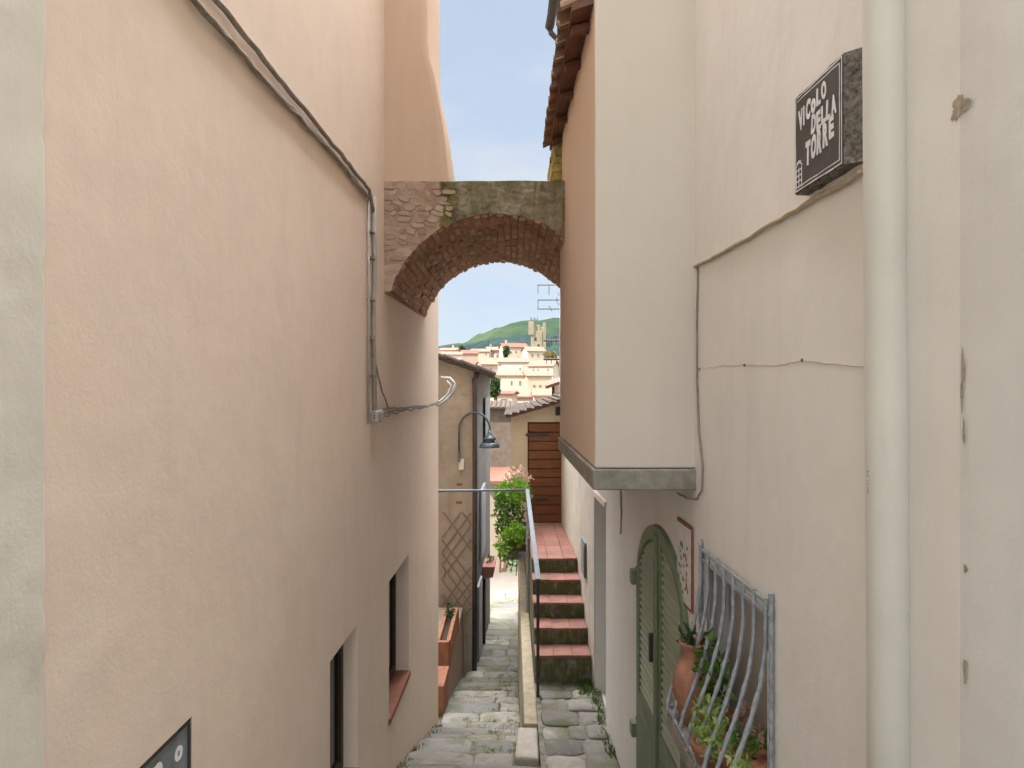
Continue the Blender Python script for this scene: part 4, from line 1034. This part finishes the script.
# ------------------------------------------------------------------ gable house down the alley
ha = thing('gable_house', 'tan plastered gable house with brown drainpipe down the alley', 'house', (-1.5, 13, -5.4))
AY = 12.9; ax = (473.5 - 512) / F * AY
def za(X): return .17 + ((495 - 512) / F * AY - X) * .33
mb = MB(); xl = -5.0
front = [(ax, -7), (ax, za(ax) - .06), (xl, za(xl) - .06), (xl, -7)]
mb.hexa([(x, AY, z) for x, z in front], [(x + .14 if i < 2 else x, 17.6, z) for i, (x, z) in enumerate(front)]); mb.build('wall', M['tan'], ha)
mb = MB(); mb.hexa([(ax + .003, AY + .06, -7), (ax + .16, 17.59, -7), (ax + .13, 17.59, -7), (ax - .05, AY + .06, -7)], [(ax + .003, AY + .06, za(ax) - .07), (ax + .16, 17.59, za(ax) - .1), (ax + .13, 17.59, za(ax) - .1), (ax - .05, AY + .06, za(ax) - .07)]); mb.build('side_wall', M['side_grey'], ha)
xe = (495 - 512) / F * AY
mb = MB(); mb.hexa([(xe, AY - .28, za(xe) - .05), (xl, AY - .28, za(xl) - .05), (xl, 18, za(xl) - .05), (xe - .12, 18, za(xe) - .05)], [(xe, AY - .28, za(xe)), (xl, AY - .28, za(xl)), (xl, 18, za(xl)), (xe - .12, 18, za(xe))])
r_a = mb.build('roof', M['dark_wood'], ha)
mb = MB()
for k in range(10):
    for s in range(6):
        x0 = xe + .03 - k * .30 - s * .006; x1 = x0 - .36; y = AY - .3 + s * .22
        a = [(x0, y + .1 - .1 * math.cos(math.pi * i / 5), za(x0) + .004 + .06 * math.sin(math.pi * i / 5)) for i in range(6)]
        b = [(x1, y + .1 - .09 * math.cos(math.pi * i / 5), za(x1) + .03 + .06 * math.sin(math.pi * i / 5)) for i in range(6)]
        mb.hexa(a, b)
mb.build('tiles', M['old_tile'], r_a)
mb = MB(); mb.hexa([(xe-.02, AY + 1.1, za(xe)+.012), (xl, AY + 1.1, za(xl)+.012), (xl, 18, za(xl)+.012), (xe - .14, 18, za(xe)+.012)], [(xe, AY + 1.1, za(xe)+.05), (xl, AY + 1.1, za(xl)+.05), (xl, 18, za(xl)+.05), (xe - .14, 18, za(xe)+.05)]); mb.build('roof_slab', M['old_tile'], r_a)
mb = MB(); p = lambda x, y: px(x, y, AY - .05)
mb.tube([p(478, 371), p(476.5, 376), p(474, 380), p(474.8, 388), p(474.8, 500), p(474.5, 673)], .045, 10); mb.build('drainpipe', M['pipe_brown'], ha, smooth=True)
mb = MB(); mb.box(tuple(a for a in px(438, 394.5, AY - .02)), tuple(a + b for a, b in zip(px(472, 392.5, AY - .02), (0, .05, 0)))); mb.build('string_course', M['tan'], ha)
for (x, y) in ((459.5, 484.5), (459, 502.5)):
    mb = MB(); mb.box(px(x - 3, y + 1.2, AY - .004), tuple(a + b for a, b in zip(px(x + 3, y - 1.2, AY), (0, .02, 0)))); mb.build('brick_patch', M['brick_sill'], ha)
def side(Y, n=0.): return ax + .003 + .157 * (Y - AY - .06) / 4.63 + n
for (ya, yb, z0, z1) in ((14.2, 15.4, -3.6, -2.2), (13.6, 14.4, -5.9, -4.0)):
    mb = MB(); mb.hexa([(side(ya, .002), ya, z0), (side(yb, .002), yb, z0), (side(yb, .05), yb, z0), (side(ya, .05), ya, z0)], [(side(ya, .002), ya, z1), (side(yb, .002), yb, z1), (side(yb, .05), yb, z1), (side(ya, .05), ya, z1)])
    wv_ = mb.build('shutter', M['iron_grey'], ha, bevel=.008)
mb = MB(); mb.tube([(side(15.2, .03), 15.2, -4.2), (side(15.2, .03), 15.2, -6.0)], .03, 8); mb.build('drainpipe', plain('red_brown_pipe', (.14, .05, .045), .6), ha, smooth=True)
fb = thing('flower_box', 'reddish clay window box jutting from the grey side wall of the gable house', 'flower box', (side(15.3), 15.3, -4.3))
mb = MB(); mb.hexa([(side(14.9, .005), 14.9, -4.22), (side(15.7, .005), 15.7, -4.22), (side(15.7, .24), 15.7, -4.18), (side(14.9, .24), 14.9, -4.18)], [(side(14.9, .005), 14.9, -3.95), (side(15.7, .005), 15.7, -3.95), (side(15.7, .28), 15.7, -3.95), (side(14.9, .28), 14.9, -3.95)]); mb.build('trough', plain('dusty_clay', (.34, .15, .12), .85), fb, bevel=.015)
bush(fb, (side(15.3, .14), 15.3, -3.95), 40, .09, .3, .07, .05, .07, M['leaf_mid'], .6, .5, 'foliage', 4)
# curtain hung at the upper side wall
mb = MB(); rc2 = random.Random(4)
for k in range(6):
    ya, yb = 15.2 + k * .2, 15.4 + k * .2; o1, o2 = (.015, .05) if k % 2 else (.05, .015)
    mb.hexa([(side(ya, o1), ya, -1.35), (side(yb, o2), yb, -1.3), (side(yb, o2 + .01), yb, -1.3), (side(ya, o1 + .01), ya, -1.35)], [(side(ya, o1), ya, -.3), (side(yb, o2), yb, -.3), (side(yb, o2 + .01), yb, -.3), (side(ya, o1 + .01), ya, -.3)])
tag(mb.build('awning_cloth', M['grey_cloth'], smooth=False), 'pale cloth hanging on the grey side wall under the gable eaves', 'cloth')
# wall lamp
lp = thing('wall_lamp', 'dark goose-neck wall lamp with bell shade on the tan gable wall', 'lamp', px(459, 456, AY - .05))
LY = AY - .10
mb = MB(); pts = [px(459, 457, LY), px(459, 430, LY)]
for i in range(1, 15):
    t = math.pi * i / 14; pts.append(px(474.5 - 15.5 * math.cos(t), 430 - 17.5 * math.sin(t), LY))
pts += [px(490, 431, LY)]
mb.tube(pts, .02, 8); mb.build('arm', M['lamp_metal'], lp, smooth=True)
mb = MB(); c = px(489.5, 447.5, LY); mb.lathe([(.175, 0), (.19, .005), (.19, .025), (.165, .075), (.15, .085), (.10, .10), (.085, .13), (.125, .15), (.12, .18), (.065, .21), (.04, .26), (.02, .33)], c, 20); mb.build('shade', M['lamp_metal'], lp, smooth=True)
mb = MB(); mb.lathe([(.03, -.005), (.10, -.004), (.10, -.001)], c, 14); mb.build('glass', M['white_plastic'], lp, smooth=True)
mb = MB(); mb.box(tuple(px(458, 462, AY - .12)), tuple(a + b for a, b in zip(px(460, 452, AY - .12), (0, .12, 0)))); mb.build('bracket', M['lamp_metal'], lp)
mb = MB(); mb.box(tuple(px(458.5, 470, AY - .09)), tuple(a + b for a, b in zip(px(464, 459, AY - .09), (0, .085, 0)))); 
tag(mb.build('junction_box', M['white_plastic'], bevel=.01), 'white junction box under the goose-neck lamp', 'box')
# trellis
tr = thing('trellis', 'brown wooden lattice trellis fixed low on the tan gable wall', 'trellis', px(455, 610, AY - .04))
mb = MB(); rt = random.Random(5); x0, x1, z0, z1 = *( (442 - 512) / F * AY, (471 - 512) / F * AY), (384 - 615) / F * AY, (384 - 512) / F * AY
def clipseg(p, q):
    out = []
    t0, t1 = 0, 1; d = (q[0]-p[0], q[1]-p[1])
    for a, b, lo_, hi_ in ((p[0], d[0], x0, x1), (p[1], d[1], z0, z1)):
        if abs(b) < 1e-9: continue
        ta, tb = sorted(((lo_ - a) / b, (hi_ - a) / b)); t0 = max(t0, ta); t1 = min(t1, tb)
    return None if t1 - t0 < .03 else ((p[0]+d[0]*t0, p[1]+d[1]*t0), (p[0]+d[0]*t1, p[1]+d[1]*t1))
for sgn, yy in ((1, AY - .02), (-1, AY - .034)):
    for k in range(-12, 14):
        bx_ = x0 + k * .19 + rt.uniform(-.02, .02); sl = 1.35
        p0 = (bx_, z0 - .1); q0 = (bx_ + sgn * 2.2, z0 - .1 + 2.2 * sl)
        s2 = clipseg(p0, q0)
        if s2 and rt.random() > .12:
            (a, b), (c_, d_) = s2; w = .017
            mb.hexa([(a - w, yy, b), (a + w, yy, b), (a + w, yy + .01, b), (a - w, yy + .01, b)], [(c_ - w, yy, d_), (c_ + w, yy, d_), (c_ + w, yy + .01, d_), (c_ - w, yy + .01, d_)])
mb.build('lattice', wood('weathered_lath', (.28, .20, .16), (.22, .16, .13)), tr)
# terracotta planters on a stone wall
sw = thing('planter_wall', 'low rough stone wall with terracotta coping below the trellis', 'wall', (-1.1, 11, -5))
mb = MB(); mb.hexa([(-1.6, 10.0, -6), (-.93, 10.0, -6), (-.86, 12.75, -6.4), (-1.6, 12.75, -6.4)], [(-1.6, 10.0, -4.10), (-.93, 10.0, -4.10), (-.90, 12.75, -4.12), (-1.6, 12.75, -4.12)]); mb.build('wall', M['rubble'], sw, bevel=.03)
tpn = thing('terracotta_trough', 'long orange terracotta trough on the stone wall beside the gable house', 'planter', (-1.0, 10.7, -4.1))
mb = MB()
for a, b in (((-1.10, 9.95, -4.098), (-.912, 10.02, -3.72)), ((-1.10, 11.40, -4.098), (-.88, 11.46, -3.72)), ((-1.10, 10.02, -4.098), (-1.05, 11.40, -3.72)), ((-.955, 10.02, -4.098), (-.897, 11.40, -3.72))): mb.box(a, b)
mb.build('trough', M['terracotta'], tpn, bevel=.01)
mb = MB(); mb.box((-1.049, 10.021, -4.09), (-.956, 11.399, -3.80)); mb.build('soil', M['soil'], tpn)
bush(tpn, (-1.0, 11.2, -3.80), 60, .06, .25, .10, .12, .08, M['leaf_dark'], .4, .5, 'foliage', 6)
tpn = thing('terracotta_trough', 'short terracotta trough at the end of the pink wall', 'planter', (-.95, 9.2, -4.1))
mb = MB(); mb.hexa([(-1.1, 8.95, -4.45), (-.90, 8.95, -4.45), (-.89, 9.6, -4.6), (-1.1, 9.6, -4.6)], [(-1.1, 8.95, -3.92), (-.885, 8.95, -3.92), (-.875, 9.6, -3.92), (-1.1, 9.6, -3.92)]); mb.build('trough', M['terracotta'], tpn, bevel=.01)
mb = MB(); mb.hexa([(-1.08, 8.98, -3.925), (-.915, 8.98, -3.925), (-.905, 9.57, -3.925), (-1.08, 9.57, -3.925)], [(-1.08, 8.98, -3.915), (-.915, 8.98, -3.915), (-.905, 9.57, -3.915), (-1.08, 9.57, -3.915)]); mb.build('soil', M['brick_sill'], tpn)

# ------------------------------------------------------------------ houses closing the lower street
he = thing('stone_house', 'pinkish stone house with tiled coping closing the view beyond the lamp', 'house', (-1, 24, -6.5))
EY = 24.0
mb = MB(); xa, xb = px(440, 0, EY)[0], px(513.5, 0, EY)[0]; mb.box((xa, EY, -3.2), (xb, EY + 4, px(0, 409, EY)[2])); mb.build('wall', M['dark_rubble'], he)
mb = MB(); xa2, xb2 = xa, 6.0; mb.box((xa2, EY + .02, -7), (xb2, EY + 4, -3.203)); w = mb.build('lower_wall', M['lower_white'], he)
mb = MB()
for k in range(16):
    x0 = xa - .1 + k * .17
    a = [(x0 + .085 - .085 * math.cos(math.pi * i / 5), EY - .25, px(0, 409, EY)[2] + .02 + .07 * math.sin(math.pi * i / 5)) for i in range(6)]
    b = [(p[0], EY + 3, p[2] + .15) for p in a]; mb.hexa(a, b)
mb.build('roof', M['old_tile'], he)
mb = MB(); mb.hexa([px(470, 484, EY - 1.2), px(513, 484, EY - 1.2), px(513, 470, EY), px(470, 470, EY)], [px(470, 481, EY - 1.2), px(513, 481, EY - 1.2), px(513, 467, EY), px(470, 467, EY)]); mb.build('canopy', M['town_roof'], he)
mb = MB(); mb.box(px(508, 577, EY - .03), tuple(a + b for a, b in zip(px(517, 545, EY - .03), (0, .06, 0)))); mb.build('shutter', M['green'], he, bevel=.01)
mb = MB(); mb.tube([px(500, 604, EY - .1), px(500, 500, EY - .1)], .045, 8); mb.build('drainpipe', plain('rust_pipe', (.22, .12, .09), .7), he, smooth=True)
mb = MB(); mb.box(px(500.5, 591, EY - .012), tuple(a + b for a, b in zip(px(545, 568, EY - .012), (0, .03, 0)))); mb.build('plinth', M['lower_pink'], he)

# ------------------------------------------------------------------ sunlit town on the far slope
def town(label, x0, x1, yr, ye, yb, Y, wm, wins=(), group='sunlit houses on the far slope', depth=8., roofm=None, chim=None):
    X0, X1 = px(x0, 0, Y)[0], px(x1, 0, Y)[0]; zr, ze, zb = px(0, yr, Y)[2], px(0, ye, Y)[2], px(0, yb, Y)[2]
    t = thing('town_house', label, 'house', ((X0 + X1) / 2, Y, min(zb, height(0, Y) - .5)), group)
    zb0 = min(zb, height(0, Y) - .5)
    # gable ridge runs across the view, halfway back
    ym = Y + depth / 2; zr2 = (384 - yr) / F * ym
    mb = MB(); mb.hexa([(X0, Y, zb0), (X0, Y + depth, zb0), (X0, Y + depth, ze), (X0, ym, zr2 - .05), (X0, Y, ze)], [(X1, Y, zb0), (X1, Y + depth, zb0), (X1, Y + depth, ze), (X1, ym, zr2 - .05), (X1, Y, ze)]); mb.build('wall', wm, t)
    mb = MB(); o = .3; th = .22; sl = (zr2 - ze) / (depth / 2)
    P0 = [(Y - o, ze - sl * o + .02), (ym, zr2 + .02), (Y + depth + o, ze - sl * o + .02)]
    prof = P0 + [(a, b + th) for a, b in P0[::-1]]
    mb.hexa([(X0 - o, a, b) for a, b in prof], [(X1 + o, a, b) for a, b in prof]); rf_ = mb.build('roof', roofm or M['town_roof'], t)
    if chim:
        c = px(chim, 0, Y)[0]; mb = MB(); mb.box((c - .3, ym - .3, zr2 - .5), (c + .3, ym + .3, zr2 + 1.1)); mb.box((c - .38, ym - .38, zr2 + 1.102), (c + .38, ym + .38, zr2 + 1.25)); mb.build('chimney', wm, rf_)
    for (wx, wy, ww, wh) in wins:
        a = px(wx - ww / 2, wy + wh / 2, Y); b = px(wx + ww / 2, wy - wh / 2, Y)
        mb = MB(); mb.box((a[0] - .1, Y - .05, a[2] - .1), (b[0] + .1, Y + .05, b[2] + .1)); w_ = mb.build('window', wm, t)
        mb = MB(); mb.box((a[0], Y - .08, a[2]), (b[0], Y - .052, b[2])); mb.build('shutter', town_shut, w_)
    t.rotation_euler = (0, 0, RT.uniform(-.28, .28))
    return t
RT = random.Random(17)
town_shut = plain('town_shutter', (.10, .11, .08), .7)
TW = M['tw']
town('long cream house with plain front, second tier from the hilltop', 486, 529, 358.5, 362.5, 374, 180, TW[2], [(520, 369, 1.3, 2.2), (500, 365, 2, 1.2), (523.5, 368, 1.2, 2.4)], chim=495)
town('cream house with dark red roof and several small windows below the green hill', 503, 528, 344, 347.5, 362, 220, TW[0], [(516, 352, 1.6, 1.8), (522, 352.5, 1.6, 1.8), (518, 357.5, 1.3, 1.6)], roofm=M['town_red'], chim=508)
town('house with orange roof and two shuttered windows beside the tower', 527.5, 546, 347.5, 351.5, 363, 214, TW[0], [(532, 355.5, 1.5, 2.6), (538, 355.5, 1.5, 2.6)])
town('pink house with two dark windows in the top row of the town', 470, 489, 349.5, 352, 364, 226, TW[1], [(477, 354, 1.5, 1.6), (486, 354.2, 1.5, 1.6)])
town('peach house stepped above the long cream one', 488, 503, 347.5, 350.5, 360, 232, TW[4], [(494, 353, 1.2, 1.6)], chim=492)
town('low white house showing just above the tan gable roof', 436, 462, 352.5, 355, 366, 190, TW[2], [(448, 357.5, 1.4, 1.2)])
town('house with broad rust-red roof above the white one', 462, 478, 350.8, 354, 362, 205, TW[4], [], roofm=M['town_red'])
town('house with small chimney at the left edge of the town', 438, 456, 348.5, 350.5, 360, 250, TW[1], [(446, 352, 1, 1)], chim=450)
town('cream house with twin windows and orange roof, second tier beneath the tower', 528, 553, 361.5, 366.5, 376, 172, TW[0], [(533, 370, 1.5, 2), (538, 370, 1.5, 2), (548, 370, 1.5, 2.2)])
town('wide yellow-cream house with twin green-shuttered windows in the middle tier', 497, 527, 371.5, 376, 395, 140, TW[0], [(511.5, 383, 1.8, 4.4), (520, 383, 1.8, 4.4)], chim=524)
town('yellow house with a row of small windows beside the twin-windowed one', 527, 552, 372.5, 376.5, 395, 138, TW[3], [(534, 386, 2.4, 1.8), (540, 386, 2.4, 1.8), (546, 386, 2, 1.8)])
town('lower white house with salmon roof directly above the brown plank door', 512, 534, 391, 397.5, 414, 105, TW[2], [(537, 404, 1, 1)][:0] + [(528, 405, 1.6, 3)])
town('lower cream house with salmon roof at the edge of the bay', 534, 560, 390.5, 396.5, 412, 100, TW[0], [(538, 402, 1.8, 3), (548, 402, 1.8, 3)])
town('peach house with a round dark opening under the tree', 496, 512, 392.5, 395, 412, 96, TW[1], [(504, 401, 6, 5)], roofm=M['town_red'])
town('house with small bright red roof lowest in the view', 494, 507, 404, 409, 425, 80, TW[0], [(499, 413, 2, 2)], depth=6, roofm=M['town_red'])
town('cream house tucked behind the gable eaves', 482, 498, 362, 365, 380, 160, TW[1], [(491, 369, 1.3, 2)])
# filler houses up- and downhill beyond the visible gap
tw = thing('stone_tower', 'pale ruined stone tower with turrets on the skyline', 'tower', px(537, 352, 262))
def tb(x0, x1, y0, y1, Y=262, d=5, name='turret', m=None):
    mb = MB(); a = px(x0, y1, Y); b = px(x1, y0, Y); mb.box((a[0], Y, a[2]), (b[0], Y + d, b[2])); return mb.build(name, m or M['tower'], tw, bevel=.15)
M['tower'] = plaster('tower_stone', (.25, .22, .165), (.19, .165, .125), (.10, .09, .07), .6, .4, .3, sc=.12)
tb(531.5, 542.5, 331, 362, 262, 5, 'shaft'); tb(528.7, 534, 321.5, 335, 261.5, 2.4); tb(536, 540, 325, 331.5, 262.4, 2.4); tb(543, 546, 322.5, 349, 261.8, 2.4); tb(540, 543.5, 327, 333, 262.6, 2)
tb(534.2, 536.6, 337, 341, 261.9, .3, 'opening', M['glass_dark']); tb(537.5, 539.5, 344, 347, 261.9, .3, 'opening', M['glass_dark'])
mb = MB()
for k in range(7): mb.tube([px(531 + k * 1.1, 322, 262.5), px(530.6 + k * 1.2, 317 + (k % 3), 262.5)], .12, 5)
mb.build('aerials', M['iron_dark'], tw)

# ------------------------------------------------------------------ trees in the town
def tree(label, x, ybase, ytop, Y, w, lm, n, leaf, seed, palm=False):
    zb = px(0, ybase, Y)[2]; zt = px(0, ytop, Y)[2]; X = px(x, 0, Y)[0]; W = w / F * Y / 2
    t = thing('tree', label, 'tree', (X, Y, zb))
    mb = MB(); mb.tube([(X, Y, zb - 3), (X + .1, Y, (zb + zt) / 2), (X, Y, zt - (zt - zb) * .25)], [.3, .2, .08], 7)
    rr = random.Random(seed)
    for k in range(5):
        a = rr.uniform(0, 6.28); mb.tube([(X, Y, zb + (zt - zb) * .35), (X + W * .6 * math.cos(a), Y + W * .6 * math.sin(a), zb + (zt - zb) * rr.uniform(.55, .85))], [.1, .04], 5)
    mb.build('trunk', M['trunk'], t)
    mb = MB(); H = (zt - zb) / 2; cl = []
    for k in range(16):
        a = rr.uniform(0, 6.28); rad = rr.uniform(.1, .75); cl.append((X + W * rad * math.cos(a), Y + W * rad * math.sin(a), zb + H * 1.05 + H * rr.uniform(-.75, .7), rr.uniform(.25, .45)))
    for k in range(n):
        c = cl[k % 16]; v = Vector((rr.gauss(0, 1), rr.gauss(0, 1), rr.gauss(0, 1))).normalized() * rr.uniform(.4, 1) * c[3] * W * 1.1
        mb.leaf((c[0] + v.x, c[1] + v.y, c[2] + v.z * .9), leaf, rr, .2, .7)
    mb.build('crown', lm, t, recalc=False); return t
tree('bushy green tree between the gable eaves and the sunlit houses', 495, 398, 377, 88, 13, M['leaf_dark'], 900, .45, 1)
tree('dark green tree in front of the dark red roofed house', 507, 360, 345.5, 215, 8, M['leaf_dark'], 600, .7, 2)
tree('yellowing tree beside the orange roofed house', 551, 366, 352, 205, 15, M['leaf_yellow'], 700, .8, 3)
tree('small green tree among the rooftops near the white house', 462, 358, 345, 240, 7, M['leaf_dark'], 400, .8, 4)

# ------------------------------------------------------------------ camera, light, sky
cd = bpy.data.cameras.new('camera'); cam = bpy.data.objects.new('camera', cd); COL.objects.link(cam)
cam.location = (0, 0, 0); cam.rotation_euler = (R_(90), 0, 0)
cd.sensor_width = 36; cd.lens = 36 * F / 1024; cd.clip_start = .05; cd.clip_end = 12000
S.camera = cam
EL, AZ = 44, 60                            # sun height; degrees round to the left from straight behind
sd = Vector((-math.sin(R_(AZ)) * math.cos(R_(EL)), -math.cos(R_(AZ)) * math.cos(R_(EL)), math.sin(R_(EL))))
sl = bpy.data.lights.new('sun', 'SUN'); so = bpy.data.objects.new('sun', sl); COL.objects.link(so)
sl.energy = 2.4; sl.angle = R_(.5); sl.color = (1, .93, .82)
so.rotation_euler = sd.to_track_quat('Z', 'Y').to_euler(); so.location = sd * 60
W = bpy.data.worlds.new('World'); S.world = W; W.use_nodes = True
nt = W.node_tree; bg = nt.nodes['Background']
sky = nt.nodes.new('ShaderNodeTexSky'); sky.sky_type = 'NISHITA'; sky.sun_disc = False
sky.sun_elevation = R_(EL); sky.sun_rotation = math.atan2(sd.x, sd.y)
sky.air_density = 1.0; sky.dust_density = .6; sky.ozone_density = 1.0
tc = nt.nodes.new('ShaderNodeTexCoord'); mp = nt.nodes.new('ShaderNodeMapping'); mp.inputs['Scale'].default_value = (1.6, 1.6, 5)
nt.links.new(tc.outputs['Generated'], mp.inputs['Vector'])
cl = nz(nt, mp.outputs['Vector'], 1.6, 6, .55, .3)
sx = nt.nodes.new('ShaderNodeSeparateXYZ'); nt.links.new(tc.outputs['Generated'], sx.inputs[0])
# thin cloud veil low down; bright deck added out of view, lighting the alley
veil = ramp(nt, cl, [(.35, .80), (.68, .97)])
hgt_ = nt.nodes.new('ShaderNodeMapRange'); hgt_.interpolation_type = 'SMOOTHSTEP'; hgt_.inputs['From Min'].default_value = .83; hgt_.inputs['From Max'].default_value = .93
tl_ = nt.nodes.new('ShaderNodeMath'); tl_.operation = 'MULTIPLY_ADD'; tl_.inputs[1].default_value = .36; nt.links.new(sx.outputs[1], tl_.inputs[0]); nt.links.new(sx.outputs[2], tl_.inputs[2]); nt.links.new(tl_.outputs[0], hgt_.inputs['Value'])
bkw = nt.nodes.new('ShaderNodeMapRange'); bkw.interpolation_type = 'SMOOTHSTEP'; bkw.inputs['From Min'].default_value = .05; bkw.inputs['From Max'].default_value = -.35; nt.links.new(sx.outputs[1], bkw.inputs['Value'])
bkw.inputs['To Max'].default_value = .10
mx_ = nt.nodes.new('ShaderNodeMath'); mx_.operation = 'MAXIMUM'; nt.links.new(hgt_.outputs[0], mx_.inputs[0]); nt.links.new(bkw.outputs[0], mx_.inputs[1])
up = ramp(nt, mx_.outputs[0], [(0., 0.), (1., .92)])
c1 = mix(nt, veil, sky.outputs['Color'], mix(nt, ramp(nt, cl, [(.42, 0.), (.62, 1.)]), (2.35, 2.75, 3.3), (3.05, 3.2, 3.4)))
c2_ = mix(nt, up, c1, (78., 77.5, 76.8))
nt.links.new(c2_, bg.inputs['Color']); bg.inputs['Strength'].default_value = .05
S.view_settings.view_transform = 'Standard'; S.view_settings.look = 'None'; S.view_settings.gamma = 1; S.view_settings.exposure = 2.35
S.render.engine = 'CYCLES'; S.cycles.max_bounces = 10; S.cycles.diffuse_bounces = 8
S.cycles.use_denoising = True; S.cycles.sample_clamp_indirect = 8
